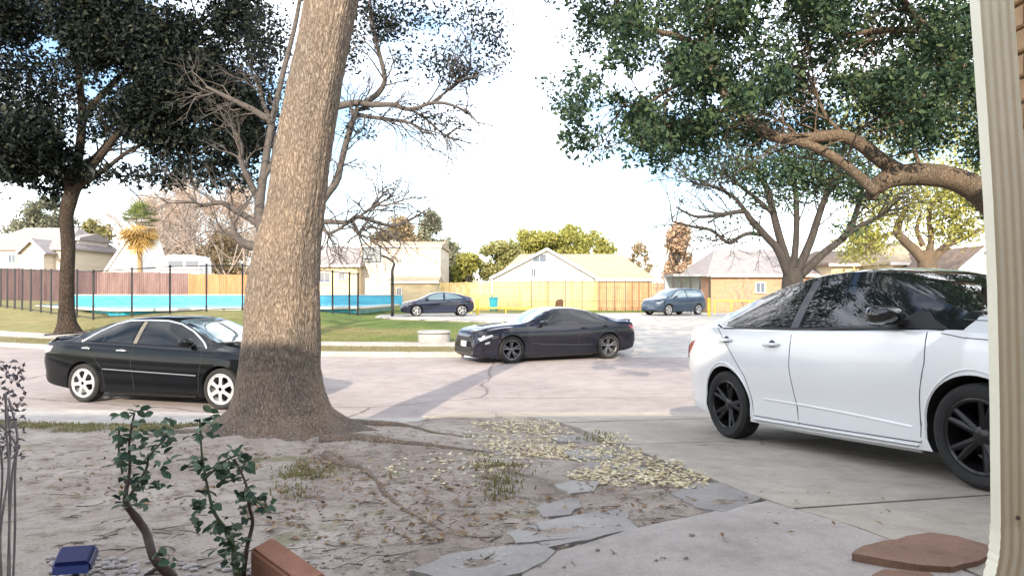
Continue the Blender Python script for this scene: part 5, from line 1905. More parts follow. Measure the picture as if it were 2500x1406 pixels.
# ================= white sedan with black roof in the drive
wp = paint('white_pearl', (0.70, 0.72, 0.735), 0.22, 0.0, 1.0, 0.03)
bp = paint('roof_black', (0.008, 0.009, 0.011), 0.12, 0.0, 1.0, 0.0)
S1 = dict(W=1.82, WB=2.71, R=0.332, tw=0.215, rim_r=0.238, spokes=5, style='split', rimmat=M['blackrim'], paint=wp, roofpaint=bp, cab=(-1.95, 1.30), light=True, gap=0.05,
          ztop=[(-2.26, .68), (-2.235, .95), (-2.16, 1.10), (-2.02, 1.17), (-1.85, 1.21), (-1.5, 1.315), (-1.1, 1.43), (-.7, 1.51), (-.3, 1.547), (.05, 1.547), (.3, 1.51), (.6, 1.41), (.95, 1.25), (1.25, 1.12), (1.5, 1.07), (1.9, .98), (2.12, .87), (2.23, .72), (2.28, .55)],
          zbot=[(-2.26, .42), (-2.17, .30), (-1.9, .22), (-1.3, .175), (1.3, .165), (1.9, .19), (2.2, .22), (2.28, .28)],
          belt=[(-2.26, .77), (-2.12, 1.05), (-1.9, 1.125), (-1.5, 1.115), (-.9, 1.065), (-.2, 1.035), (.5, 1.015), (1.1, 1.005), (1.5, .98), (2.0, .89), (2.28, .6)],
          wn=[(-2.26, .74), (-2.21, .84), (-2.05, .93), (-1.7, .985), (-1.2, 1.0), (1.3, 1.0), (1.75, .97), (2.05, .88), (2.2, .76), (2.28, .60)],
          wr=[(-2.26, .6), (-2.08, .74), (-1.8, .72), (-1.3, .66), (-.8, .615), (-.2, .605), (.3, .62), (.8, .68), (1.15, .77), (1.4, .82), (2.0, .74), (2.28, .5)])
def lift1(z):
    return z + .08 * sstep(.6, .95, z) + .02 * sstep(1.0, 1.4, z)
c1 = Car('parked_sedan', 'white sedan with black roof and black wheels parked in the driveway', S1)
_pt, _rb = c1.patch, c1.ribbon
c1.patch = lambda n, m_, poly, *a, **k: _pt(n, m_, [(x, lift1(z)) for x, z in poly] if m_ in 'RL' else poly, *a, **k)
c1.ribbon = lambda n, m_, poly, *a, **k: _rb(n, m_, [(x, lift1(z)) for x, z in poly] if m_ in 'RL' else poly, *a, **k)
def side1(m_):
    c1.patch('rear_window', m_, [(-1.50, 1.062), (-1.36, 1.025), (-.40, .995), (-.40, 1.345), (-.62, 1.335), (-.95, 1.275), (-1.25, 1.185)], M['glass'])
    c1.patch('front_window', m_, [(-.27, .985), (.92, .965), (.86, 1.03), (.60, 1.165), (.30, 1.285), (.0, 1.350), (-.27, 1.358)], M['glass'])
    c1.patch('pillar_trim', m_, [(-.385, .98), (-.285, .98), (-.285, 1.375), (-.385, 1.37)], pm('pillar_grey', (0.055, 0.055, 0.065), rough=0.3, coat=.5))
    c1.patch('mirror_sail', m_, [(.70, .945), (1.18, .925), (1.02, .99), (.93, 1.05), (.84, 1.06)], M['trim'], off=0.007)
    c1.ribbon('belt_trim', m_, [(-1.52, 1.05), (-1.35, 1.008), (-.4, .975), (.9, .945), (1.15, .925)], .022, M['trim'])
    sm = M['seam_white']
    c1.ribbon('door_seam', m_, [(1.03, .915), (1.02, .75), (.955, .55), (.93, .4), (.925, .24)], .009, sm)
    c1.ribbon('door_seam', m_, [(-.33, .97), (-.35, .7), (-.32, .4), (-.30, .24)], .008, sm)
    c1.ribbon('door_seam', m_, [(-1.46, 1.02), (-1.30, .88), (-1.15, .76), (-1.0, .62), (-.95, .45), (-.92, .26)], .008, sm)
    c1.ribbon('sill_seam', m_, [(-.92, .262), (0, .247), (.92, .243)], .010, sm)
    c1.ribbon('door_crease', m_, [(-.75, .425), (-.2, .405), (.4, .372), (.86, .34)], .03, wp, off=.003)
    c1.ribbon('fender_seam', m_, [(1.14, .905), (1.3, .878), (1.6, .855), (1.9, .80), (2.05, .74)], .008, sm)
    c1.patch('side_skirt', m_, [(-.88, .19), (.86, .178), (.90, .225), (-.92, .238)], wp, off=.02, thick=.03)
    c1.ribbon('arch_lip', m_, [(1.355 + .395 * math.cos(R_(a)), .332 + .395 * math.sin(R_(a))) for a in range(-12, 193, 8)], .022, wp, off=.008)
    c1.ribbon('arch_lip', m_, [(-1.355 + .395 * math.cos(R_(a)), .332 + .395 * math.sin(R_(a))) for a in range(-12, 193, 8)], .022, wp, off=.008)
    c1.patch('tail_lamp', m_, [(-2.22, .80), (-1.98, .895), (-1.90, .90), (-2.02, .82), (-2.2, .74)], M['tail'], off=.006, step=.04)
    c1.patch('head_lamp', m_, [(2.2, .66), (1.78, .80), (1.74, .775), (2.1, .62)], M['lamp'], off=.004, step=.04)
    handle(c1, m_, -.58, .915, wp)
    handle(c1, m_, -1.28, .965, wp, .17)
    mirror(c1, m_, .78, 1.075, bp, .14, (.155, .22, .135))
both(side1)
c1.patch('windshield', 'T', [(.28, -.535), (.28, .535), (.70, .60), (1.17, .665), (1.24, .4), (1.27, 0), (1.24, -.4), (1.17, -.665), (.70, -.60)], M['glass'], step=.1)
c1.patch('rear_glass', 'T', [(-1.08, -.53), (-1.08, .53), (-1.45, .575), (-1.82, .60), (-1.85, 0), (-1.82, -.60), (-1.45, -.575)], M['glass'], step=.1)
c1.ribbon('hood_seam', 'T', [(1.20, -.74), (1.5, -.735), (1.9, -.66)], .008, M['seam_white'])
c1.ribbon('hood_seam', 'T', [(1.20, .74), (1.5, .735), (1.9, .66)], .008, M['seam_white'])
c1.patch('grille', 'F', [(-.42, .62), (.42, .62), (.30, .36), (-.30, .36)], M['trim'], step=.1)
c1.patch('cowl', 'T', [(1.18, -.66), (1.245, -.4), (1.275, 0), (1.245, .4), (1.18, .66), (1.24, .62), (1.32, 0), (1.24, -.62)], M['trim'], off=.006, step=.1)
def dz_drive(x, y):
    return drive_z(x, y)
c1.place((2.99, 4.36), (2.22, 6.93), 'R', drive_z)

# ================= black sedan parked at the near kerb
kp = paint('black_paint', (0.004, 0.005, 0.006), 0.05, 0.0, 0.25, 0.0)
S2 = dict(W=1.82, WB=2.775, R=0.33, tw=0.215, rim_r=0.245, spokes=6, style='disc', rimmat=M['silver'], paint=kp, gap=0.045,
          ztop=[(-2.42, .62), (-2.40, .92), (-2.34, 1.06), (-2.2, 1.115), (-1.85, 1.135), (-1.5, 1.23), (-1.1, 1.37), (-.7, 1.445), (-.2, 1.47), (.15, 1.455), (.45, 1.39), (.8, 1.25), (1.15, 1.09), (1.3, 1.045), (1.7, .98), (2.0, .89), (2.15, .78), (2.22, .62), (2.24, .5)],
          zbot=[(-2.42, .48), (-2.3, .30), (-1.9, .22), (-1.3, .17), (1.3, .165), (1.9, .19), (2.15, .22), (2.24, .28)],
          belt=[(-2.42, .75), (-2.25, 1.01), (-1.9, 1.04), (-1.2, 1.02), (-.2, .98), (.6, .955), (1.2, .945), (1.6, .91), (2.0, .83), (2.24, .56)],
          wn=[(-2.42, .76), (-2.36, .86), (-2.15, .94), (-1.7, .99), (-1.2, 1.0), (1.3, 1.0), (1.75, .95), (2.0, .82), (2.15, .66), (2.24, .48)],
          wr=[(-2.42, .62), (-2.15, .78), (-1.8, .78), (-1.4, .70), (-.9, .63), (-.2, .62), (.3, .635), (.8, .70), (1.2, .80), (1.5, .82), (2.0, .70), (2.24, .4)])
c2 = Car('parked_sedan', 'glossy black sedan with pale six-spoke wheels parked by the near kerb', S2)
def side2(m_):
    c2.patch('rear_window', m_, [(-1.38, 1.055), (-.42, 1.025), (-.42, 1.375), (-.72, 1.365), (-.95, 1.315), (-1.2, 1.20)], M['glass_dark'])
    c2.patch('front_window', m_, [(-.27, 1.02), (1.02, .985), (.92, 1.05), (.62, 1.215), (.36, 1.325), (.1, 1.375), (-.27, 1.382)], M['glass_dark'])
    c2.patch('pillar_trim', m_, [(-.385, 1.02), (-.305, 1.02), (-.305, 1.38), (-.385, 1.375)], pm('tan_pillar', (0.06, 0.054, 0.042), (0.14, 0.125, 0.095), 6, rough=0.35))
    c2.ribbon('window_trim', m_, [(-1.46, 1.045), (-1.24, 1.205), (-.97, 1.335), (-.7, 1.39), (-.3, 1.402), (.1, 1.395), (.38, 1.345), (.66, 1.23), (.95, 1.06), (1.08, .965)], .026, M['chrome'], off=.006)
    c2.ribbon('window_divider', m_, [(-1.02, 1.05), (-1.02, 1.27)], .018, M['trim'], off=.006)
    c2.ribbon('side_moulding', m_, [(-.95, .585), (-.3, .565), (.93, .53)], .024, pm('dark_chrome', (0.25, 0.25, 0.25), rough=0.25, metal=.8), off=.012)
    c2.ribbon('door_seam', m_, [(1.04, .95), (1.03, .75), (.97, .5), (.95, .25)], .008, M['seam'])
    c2.ribbon('door_seam', m_, [(-.34, 1.0), (-.36, .7), (-.33, .25)], .008, M['seam'])
    c2.ribbon('door_seam', m_, [(-1.44, 1.03), (-1.18, .82), (-.98, .6), (-.94, .26)], .008, M['seam'])
    c2.patch('tail_lamp', m_, [(-2.39, .90), (-2.30, .955), (-2.08, .945), (-2.14, .86), (-2.36, .80)], M['tail_pale'], off=.006, step=.04)
    c2.patch('head_lamp', m_, [(2.12, .70), (1.76, .83), (1.74, .78), (2.06, .62)], M['lamp'], off=.004, step=.04)
    c2.patch('side_skirt', m_, [(-.9, .18), (.88, .175), (.92, .225), (-.93, .232)], kp, off=.018, thick=.03)
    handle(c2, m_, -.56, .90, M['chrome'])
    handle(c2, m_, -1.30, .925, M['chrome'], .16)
    mirror(c2, m_, .80, 1.02, kp, .14, (.15, .2, .14))
both(side2)
c2.patch('windshield', 'T', [(.32, -.55), (.32, .55), (.75, .62), (1.18, .69), (1.26, .4), (1.28, 0), (1.26, -.4), (1.18, -.69), (.75, -.62)], M['glass_sky_tint'], step=.1)
c2.patch('rear_glass', 'T', [(-1.12, -.54), (-1.12, .54), (-1.45, .58), (-1.80, .62), (-1.83, 0), (-1.80, -.62), (-1.45, -.58)], M['glass_dark'], step=.1)
mb = MB()
mb.add([(-2.42, -.74, 1.105), (-2.2, -.76, 1.125), (-2.2, .76, 1.125), (-2.42, .74, 1.105), (-2.43, -.72, 1.14), (-2.22, -.74, 1.14), (-2.22, .74, 1.14), (-2.43, .72, 1.14)], [(0, 1, 2, 3), (4, 7, 6, 5), (0, 4, 5, 1), (1, 5, 6, 2), (2, 6, 7, 3), (3, 7, 4, 0)])
mb.build('spoiler', kp, c2.root, fixn=True)
c2.patch('bumper_plate', 'B', [(-.15, .78), (.15, .78), (.15, .93), (-.15, .93)], M['plate'], step=.1)
c2.place((-4.64, 11.22), (-7.30, 11.98), 'R')

# ================= dark muscle sedan driving left
gp = paint('dark_navy_paint', (0.010, 0.010, 0.017), 0.06, 0.0, 0.55, 0.0)
S3 = dict(W=1.905, WB=3.05, R=0.362, tw=0.24, rim_r=0.262, spokes=5, style='split', rimmat=M['gunrim'], paint=gp, gap=0.04,
          ztop=[(-2.50, .60), (-2.49, .90), (-2.44, 1.06), (-2.3, 1.115), (-2.0, 1.125), (-1.7, 1.19), (-1.3, 1.31), (-.85, 1.42), (-.4, 1.475), (-.1, 1.475), (.2, 1.43), (.55, 1.29), (.9, 1.13), (1.08, 1.065), (1.5, 1.035), (2.0, .985), (2.3, .92), (2.46, .82), (2.52, .66), (2.54, .5)],
          zbot=[(-2.50, .40), (-2.4, .28), (-1.9, .19), (-1.3, .15), (1.3, .145), (1.9, .15), (2.4, .16), (2.54, .22)],
          belt=[(-2.50, .8), (-2.35, 1.03), (-2.0, 1.06), (-1.3, 1.04), (-.4, .985), (.4, .97), (1.1, .965), (1.6, .95), (2.2, .87), (2.54, .56)],
          wn=[(-2.50, .84), (-2.44, .90), (-2.2, .95), (-1.7, 1.0), (-1.2, .99), (1.2, .985), (1.6, 1.0), (2.1, .95), (2.4, .86), (2.54, .72)],
          wr=[(-2.50, .68), (-2.2, .80), (-1.9, .76), (-1.4, .67), (-.8, .61), (-.2, .60), (.3, .625), (.7, .70), (1.05, .80), (1.5, .82), (2.2, .76), (2.54, .6)])
c3 = Car('moving_sedan', 'dark navy low roofed sedan driving left across the street', S3)
def side3(m_):
    c3.patch('rear_window', m_, [(-1.62, 1.10), (-1.45, 1.06), (-.56, 1.02), (-.56, 1.365), (-.85, 1.34), (-1.2, 1.245)], M['glass_dark'])
    c3.patch('front_window', m_, [(-.45, 1.01), (.78, .99), (.66, 1.08), (.38, 1.25), (.1, 1.35), (-.15, 1.375), (-.45, 1.372)], M['glass_dark'])
    c3.ribbon('door_seam', m_, [(.92, .96), (.95, .7), (.9, .25)], .008, M['seam'])
    c3.ribbon('door_seam', m_, [(-.5, 1.0), (-.52, .7), (-.5, .25)], .008, M['seam'])
    c3.ribbon('body_crease', m_, [(-2.2, .92), (-1.5, .90), (-.6, .865), (.4, .82), (1.2, .80)], .03, gp, off=.012)
    c3.ribbon('lower_crease', m_, [(-1.0, .42), (-.3, .43), (.5, .47), (.9, .52)], .03, gp, off=.012)
    c3.patch('side_skirt', m_, [(-1.05, .155), (1.0, .15), (1.02, .21), (-1.08, .215)], gp, off=.025, thick=.04)
    c3.patch('tail_lamp', m_, [(-2.46, .88), (-2.28, .96), (-2.2, .95), (-2.3, .85), (-2.44, .82)], M['tail'], off=.006, step=.04)
    c3.patch('head_lamp', m_, [(2.44, .68), (2.1, .78), (2.06, .735), (2.4, .60)], M['lamp'], off=.005, step=.04)
    c3.patch('side_marker', m_, [(2.16, .60), (2.28, .56), (2.28, .52), (2.16, .55)], M['lamp'], off=.005, step=.04)
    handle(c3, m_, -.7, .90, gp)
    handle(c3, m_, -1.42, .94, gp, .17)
    mirror(c3, m_, .62, 1.02, gp, .15, (.16, .2, .13))
    c3.ribbon('arch_lip', m_, [(1.525 + .415 * math.cos(R_(a)), .362 + .415 * math.sin(R_(a))) for a in range(-12, 193, 8)], .022, gp, off=.008)
    c3.ribbon('arch_lip', m_, [(-1.525 + .415 * math.cos(R_(a)), .362 + .415 * math.sin(R_(a))) for a in range(-12, 193, 8)], .022, gp, off=.008)
both(side3)
c3.patch('windshield', 'T', [(.16, -.55), (.16, .55), (.6, .63), (.96, .71), (1.05, .4), (1.08, 0), (1.05, -.4), (.96, -.71), (.6, -.63)], M['glass_sky_tint'], step=.1)
c3.patch('rear_glass', 'T', [(-1.22, -.54), (-1.22, .54), (-1.6, .6), (-1.95, .64), (-1.98, 0), (-1.95, -.64), (-1.6, -.6)], M['glass_dark'], step=.1)
c3.patch('grille', 'F', [(-.62, .70), (.62, .70), (.58, .58), (-.58, .58)], M['trim'], step=.1, off=.006)
c3.patch('lower_grille', 'F', [(-.55, .42), (.55, .42), (.48, .26), (-.48, .26)], M['trim'], step=.1, off=.006)
c3.patch('licence_plate', 'F', [(-.16, .44), (.16, .44), (.16, .58), (-.16, .58)], M['plate'], step=.1, off=.02, thick=.03)
c3.patch('hood_scoop', 'T', [(1.5, -.18), (1.5, .18), (2.1, .22), (2.1, -.22)], M['trim'], step=.15, off=.012, thick=.02)
mb = MB()
mb.add([(-2.44, -.64, 1.00), (-2.22, -.66, 1.07), (-2.22, .66, 1.07), (-2.44, .64, 1.00), (-2.455, -.64, 1.105), (-2.26, -.66, 1.118), (-2.26, .66, 1.118), (-2.455, .64, 1.105)], [(0, 1, 2, 3), (4, 7, 6, 5), (0, 4, 5, 1), (1, 5, 6, 2), (2, 6, 7, 3), (3, 7, 4, 0)])
mb.build('spoiler', gp, c3.root, fixn=True)
c3.place((-0.03, 18.55), (2.72, 19.87), 'L')

# ================= far parked cars
dp = paint('dark_blue_paint', (0.014, 0.019, 0.04), 0.07, 0.0, 1.0, 0.0)
S4 = dict(W=1.78, WB=2.70, R=0.33, spokes=5, style='disc', rimmat=M['silver'], paint=dp,
          ztop=[(-2.10, .6), (-2.08, .92), (-2.0, 1.08), (-1.75, 1.17), (-1.3, 1.29), (-.8, 1.39), (-.2, 1.44), (.15, 1.42), (.5, 1.33), (.9, 1.15), (1.25, 1.0), (1.7, .92), (2.05, .80), (2.2, .6), (2.22, .48)],
          zbot=[(-2.10, .42), (-1.9, .24), (-1.3, .18), (1.3, .17), (1.9, .19), (2.22, .26)],
          belt=[(-2.10, .75), (-1.9, 1.0), (-1.2, .99), (-.2, .95), (.6, .92), (1.2, .9), (1.7, .85), (2.22, .55)],
          wn=[(-2.10, .76), (-1.95, .9), (-1.5, .98), (-1.2, 1.0), (1.3, 1.0), (1.8, .94), (2.1, .78), (2.22, .58)],
          wr=[(-2.10, .6), (-1.8, .68), (-1.3, .64), (-.8, .62), (-.2, .615), (.3, .63), (.8, .70), (1.2, .79), (1.6, .8), (2.22, .48)])
c4 = Car('parked_coupe', 'small dark blue sedan with silver wheels parked at the left of the lot', S4)
def side4(m_):
    c4.patch('rear_window', m_, [(-1.45, 1.06), (-.35, .99), (-.35, 1.345), (-.75, 1.325), (-1.15, 1.22)], M['glass_sky_tint'])
    c4.patch('front_window', m_, [(-.22, .98), (.98, .95), (.66, 1.14), (.36, 1.28), (.1, 1.345), (-.22, 1.352)], M['glass_sky_tint'])
    c4.patch('tail_lamp', m_, [(-2.06, .92), (-1.85, .97), (-1.85, .88), (-2.04, .82)], M['tail'], off=.006, step=.04)
    c4.patch('head_lamp', m_, [(2.1, .68), (1.72, .79), (1.70, .74), (2.05, .6)], M['lamp'], step=.04)
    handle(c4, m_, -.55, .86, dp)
    mirror(c4, m_, .78, .98, dp)
both(side4)
c4.patch('windshield', 'T', [(.36, -.54), (.36, .54), (.75, .61), (1.12, .67), (1.2, 0), (1.12, -.67), (.75, -.61)], M['glass_sky_tint'], step=.1)
c4.patch('rear_glass', 'T', [(-.95, -.5), (-.95, .5), (-1.75, .56), (-1.75, -.56)], M['glass_dark'], step=.1)
c4.place((-5.62, 41.0), (-2.98, 41.6), 'L', gz, 0.05)

dp2 = paint('steel_blue_paint', (0.028, 0.046, 0.075), 0.07, 0.0, 1.0, 0.0)
S5 = dict(W=1.82, WB=2.62, R=0.345, spokes=5, style='disc', rimmat=M['silver'], paint=dp2,
          ztop=[(-2.12, .6), (-2.11, 1.0), (-2.02, 1.35), (-1.85, 1.58), (-1.4, 1.64), (-.6, 1.68), (.0, 1.67), (.35, 1.60), (.75, 1.40), (1.1, 1.18), (1.25, 1.12), (1.7, 1.05), (2.05, .92), (2.2, .72), (2.23, .5)],
          zbot=[(-2.12, .45), (-1.9, .28), (-1.3, .21), (1.3, .20), (1.9, .22), (2.23, .3)],
          belt=[(-2.12, .9), (-1.9, 1.12), (-1.2, 1.10), (-.2, 1.06), (.6, 1.03), (1.2, 1.01), (1.7, .96), (2.23, .6)],
          wn=[(-2.12, .84), (-1.95, .93), (-1.5, .98), (-1.2, 1.0), (1.3, 1.0), (1.8, .95), (2.1, .8), (2.23, .62)],
          wr=[(-2.12, .72), (-1.8, .68), (-1.3, .67), (-.8, .67), (-.2, .67), (.3, .68), (.8, .74), (1.2, .81), (1.6, .82), (2.23, .55)])
c5 = Car('parked_hatchback', 'steel blue tall hatchback parked at the right of the lot', S5)
def side5(m_):
    c5.patch('rear_window', m_, [(-1.72, 1.16), (-.38, 1.11), (-.38, 1.54), (-1.3, 1.52), (-1.62, 1.40)], M['glass_sky_tint'])
    c5.patch('front_window', m_, [(-.25, 1.10), (1.0, 1.06), (.68, 1.28), (.34, 1.47), (.05, 1.54), (-.25, 1.545)], M['glass_sky_tint'])
    c5.patch('tail_lamp', m_, [(-2.08, 1.0), (-1.92, 1.2), (-1.86, 1.18), (-1.95, .95)], M['tail'], off=.006, step=.04)
    c5.patch('head_lamp', m_, [(2.12, .78), (1.72, .90), (1.70, .84), (2.05, .7)], M['lamp'], step=.04)
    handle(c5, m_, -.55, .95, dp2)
    mirror(c5, m_, .80, 1.10, dp2)
both(side5)
c5.patch('windshield', 'T', [(.34, -.58), (.34, .58), (.75, .65), (1.08, .7), (1.16, 0), (1.08, -.7), (.75, -.65)], M['glass_sky_tint'], step=.1)
c5.place((9.45, 42.4), (11.75, 43.9), 'L', gz, 0.05)
# ------------------------------------------------------------------ near things in the yard
def surf(x, y):
    """top of whatever paving or soil lies at x,y"""
    if in_poly(x, y, WALK) or x > drive_left(y):
        return drive_z(x, y) + 0.006
    return yard_z(x, y)

def flag(pxpoly, mat, label, thick=0.03, lift=0.006, tilt=0.0):
    pts = [G(x, y) for x, y in pxpoly]
    poly = []
    n = len(pts)
    for i in range(n):           # uneven broken edges
        a, b = pts[i], pts[(i + 1) % n]
        k = max(1, int((b - a).length / 0.07))
        for j in range(k):
            p = a.lerp(b, j / k)
            poly.append((p.x + random.uniform(-.012, .012), p.y + random.uniform(-.012, .012)))
    cx_ = sum(p[0] for p in poly) / len(poly); cy_ = sum(p[1] for p in poly) / len(poly)
    zc = max(surf(*p) for p in poly + [(cx_, cy_)])
    sl = -0.0812 if cy_ > 3.5 else 0.0
    zs_ = sorted(surf(x, y) - sl * (y - cy_) for x, y in poly)
    zc2 = zs_[int(len(zs_) * 0.72)]
    o = drape('flagstone', poly, lambda x, y: zc2 + sl * (y - cy_) + lift + tilt * (x - cx_) + 0.004 * noise.noise(Vector((x * 7, y * 7, 2))), mat, None, 0.12, thick + 0.02)
    return tag(o, label, 'flagstone', 'loose flagstones beside the drive')
flag([(1240, 1300), (1330, 1268), (1450, 1246), (1515, 1240), (1535, 1262), (1560, 1292), (1480, 1300), (1370, 1322), (1255, 1335)], M['flag'], 'long pale blue grey flagstone left of the front walk')
flag([(1000, 1398), (1090, 1362), (1200, 1340), (1320, 1338), (1352, 1352), (1330, 1375), (1270, 1402), (1130, 1430)], M['flag'], 'wide blue grey flagstone at the bottom beside the walk edge')
flag([(1310, 1235), (1330, 1220), (1412, 1210), (1420, 1232), (1390, 1250), (1322, 1258)], M['flag2'], 'small brown grey flagstone just above the long pale one')
flag([(1640, 1205), (1700, 1180), (1760, 1180), (1860, 1218), (1770, 1252), (1700, 1240)], M['flag2'], 'dark brown flagstone wedged at the corner of drive and walk')
flag([(1350, 1182), (1410, 1170), (1460, 1176), (1450, 1198), (1390, 1206)], M['flag'], 'small grey flagstone amid soil below the leaf litter')
flag([(1370, 1098), (1440, 1094), (1505, 1106), (1490, 1120), (1400, 1116)], M['flag'], 'pale flagstone in the leaf litter near the drive edge')
flag([(1420, 1128), (1500, 1126), (1580, 1140), (1560, 1156), (1460, 1148)], M['flag2'], 'narrow dark flagstone under the leaf litter next to the drive')
flag([(1340, 1062), (1400, 1058), (1450, 1068), (1430, 1076), (1360, 1074)], M['flag2'], 'thin flagstone at the far corner of the leaf litter')
flag([(1255, 1332), (1470, 1296), (1500, 1304), (1440, 1322), (1290, 1350)], M['flag'], 'narrow blue flagstone strip along the walk edge')

# terracotta pieces
tp_ = flag([(2078, 1372), (2105, 1352), (2190, 1328), (2272, 1310), (2335, 1318), (2425, 1346), (2402, 1372), (2320, 1398), (2240, 1400), (2160, 1388)], M['terracotta_dull'], 'reddish brown slab lying on the walk near the downspout', 0.012, 0.02, -0.03)
tp_['category'] = 'slab'
tp_['group'] = 'terracotta pieces'
tp_.name = 'terracotta_slab'
flagB = [(2120, 1408), (2160, 1396), (2270, 1402), (2300, 1430), (2160, 1440)]
b0 = flag(flagB, M['terracotta_dull'], 'reddish slab half hidden under the larger terracotta slab', 0.005, 0.004, 0.0)
b0['category'] = 'slab'; b0['group'] = 'terracotta pieces'; b0.name = 'terracotta_slab'
mb = MB()
c = G(700, 1400)
mb.box((0, 0, 0), (0.34, 0.11, 0.15))
bk = mb.build('edging_brick', M['terracotta'], None, bevel=0.012)
bk.location = (c.x + 0.04, 2.78, 0.70 + 0.035)
bk.rotation_euler = (R_(10), R_(14), R_(-34))
tag(bk, 'terracotta edging brick set aslant beside the rose bush', 'brick')

# blue solar light
sl_ = empty('solar_light', (P(188, 1380, 2.75).x, 2.75, 0.70))
tag(sl_, 'small glossy blue box light at the bottom left', 'light')
bpy.context.view_layer.update()
c = P(188, 1362, 2.75)
rot = Matrix.Rotation(R_(12), 3, 'Z') @ Matrix.Rotation(R_(28), 3, 'X')
mb = MB(); mb.box(c, (0.135, 0.10, 0.05), rot)
bl = pm('blue_plastic', (0.008, 0.015, 0.09), (0.013, 0.025, 0.14), 8, 0.3, coat=.3)
sub(mb, 'housing', bl, sl_, bevel=0.008)
mb = MB(); mb.box(c + rot @ Vector((0, 0, 0.027)), (0.112, 0.078, 0.006), rot); sub(mb, 'solar_panel', pm('solar_cell', (0.008, 0.014, 0.09), rough=0.25, spec=0.2), sl_)
mb = MB(); mb.bar(c + rot @ Vector((-.062, -.054, .002)), c + rot @ Vector((.062, -.054, .002)), .006, .03); sub(mb, 'rim', pm('blue_rim', (0.04, 0.07, 0.26), rough=.25), sl_)
mb = MB(); mb.tube([c - Vector((0, 0, .02)), (c.x, c.y, .62)], .012, 8); sub(mb, 'stake', M['black_metal'], sl_)

# rose bush: stems, and each leaf a part
def leaf_shape():
    mb = MB()
    pr = [(0, 0), (.22, .30), (.5, .42), (.8, .27), (1, 0)]
    vs = [(0, 0, 0)]
    for x, w_ in pr[1:-1]:
        vs += [(x, -w_, .10 + .05 * x), (x, 0, 0.0 - .06 * x * x), (x, w_, .10 + .05 * x)]
    vs.append((1, 0, -.10))
    fs = [(0, 1, 2), (0, 2, 3), (1, 4, 5, 2), (2, 5, 6, 3), (4, 7, 8, 5), (5, 8, 9, 6), (7, 10, 8), (8, 10, 9)]
    mb.add(vs, fs)
    me = bpy.data.meshes.new('leaf')
    me.from_pydata(mb.v, [], mb.f)
    me.polygons.foreach_set('use_smooth', [True] * len(me.polygons))
    return me
def rose_mat(n, c):
    m_ = leaf_mat(n, [c, tuple(x * 1.3 for x in c)], .2, .6)
    return m_
lm = []
for i, c in enumerate(((0.03, 0.052, 0.038), (0.055, 0.098, 0.062), (0.11, 0.155, 0.105))):
    me = leaf_shape()
    me.materials.append(rose_mat('rose_leaf_%d' % i, c))
    lm.append(me)
M['stem'] = pm('rose_stem', (0.05, 0.03, 0.03), (0.09, 0.06, 0.05), 20, .7)
M['stem_g'] = pm('green_rose_stem', (0.05, 0.08, 0.035), (0.08, 0.1, 0.05), 20, .6)
def rose(label, stems, clusters, seed, x0):
    e = empty('rose_bush', (x0, 2.75, 0.70))
    tag(e, label, 'bush')
    bpy.context.view_layer.update()
    r_ = random.Random(seed)
    allp = []
    for pts, wds, D, mt_ in stems:
        mb = MB()
        p, rd = limb_px(mb, pts, wds, D, 7, 0, 0.03, 4, .08)
        allp += p
        sub(mb, 'stem', mt_, e, smooth=True)
    inv = e.matrix_world.inverted()
    for (px, py, rx, ry, D, n) in clusters:
        for k in range(int(n * 1.9)):
            a, q = r_.uniform(0, 6.28), math.sqrt(r_.random())
            p = P(px + rx * q * math.cos(a), py + ry * q * math.sin(a), D + r_.uniform(-.08, .08))
            o = bpy.data.objects.new('leaf', r_.choice(lm))
            col.objects.link(o)
            o.parent = e
            o.matrix_parent_inverse = inv
            s_ = r_.uniform(.026, .05)
            o.location = p
            o.rotation_euler = (r_.uniform(-1.1, 1.1), r_.uniform(-.9, .7), r_.uniform(0, 6.28))
            o.scale = (s_, s_ * .85, s_)
    return e
SG, SB = M['stem_g'], M['stem']
rose('rose bush with dark round leaves, left of the two at the bottom left',
     [([(440, 1440), (415, 1392), (385, 1350), (352, 1300), (330, 1262), (316, 1215), (310, 1150), (318, 1080), (330, 1005)], [30, 26, 22, 20, 20, 12, 8, 6, 4], 2.82, SB),
      ([(316, 1215), (350, 1150), (372, 1110), (405, 1070)], [8, 6, 5, 3], 2.82, SG),
      ([(400, 1375), (382, 1385), (360, 1398)], [12, 10, 6], 2.80, SB),
      ([(310, 1150), (295, 1100), (300, 1040)], [6, 4, 3], 2.84, SG)],
     [(320, 1010, 40, 25, 2.82, 7), (310, 1070, 40, 35, 2.82, 12), (370, 1085, 60, 35, 2.85, 16), (300, 1120, 28, 30, 2.82, 8), (345, 1150, 50, 40, 2.8, 16), (320, 1200, 30, 40, 2.8, 12), (395, 1185, 22, 14, 2.82, 4), (330, 1225, 26, 16, 2.8, 5), (410, 1050, 22, 30, 2.85, 7), (420, 1120, 10, 10, 2.83, 2), (400, 1365, 40, 18, 2.78, 5)], 3, P(440, 1400, 2.8).x)
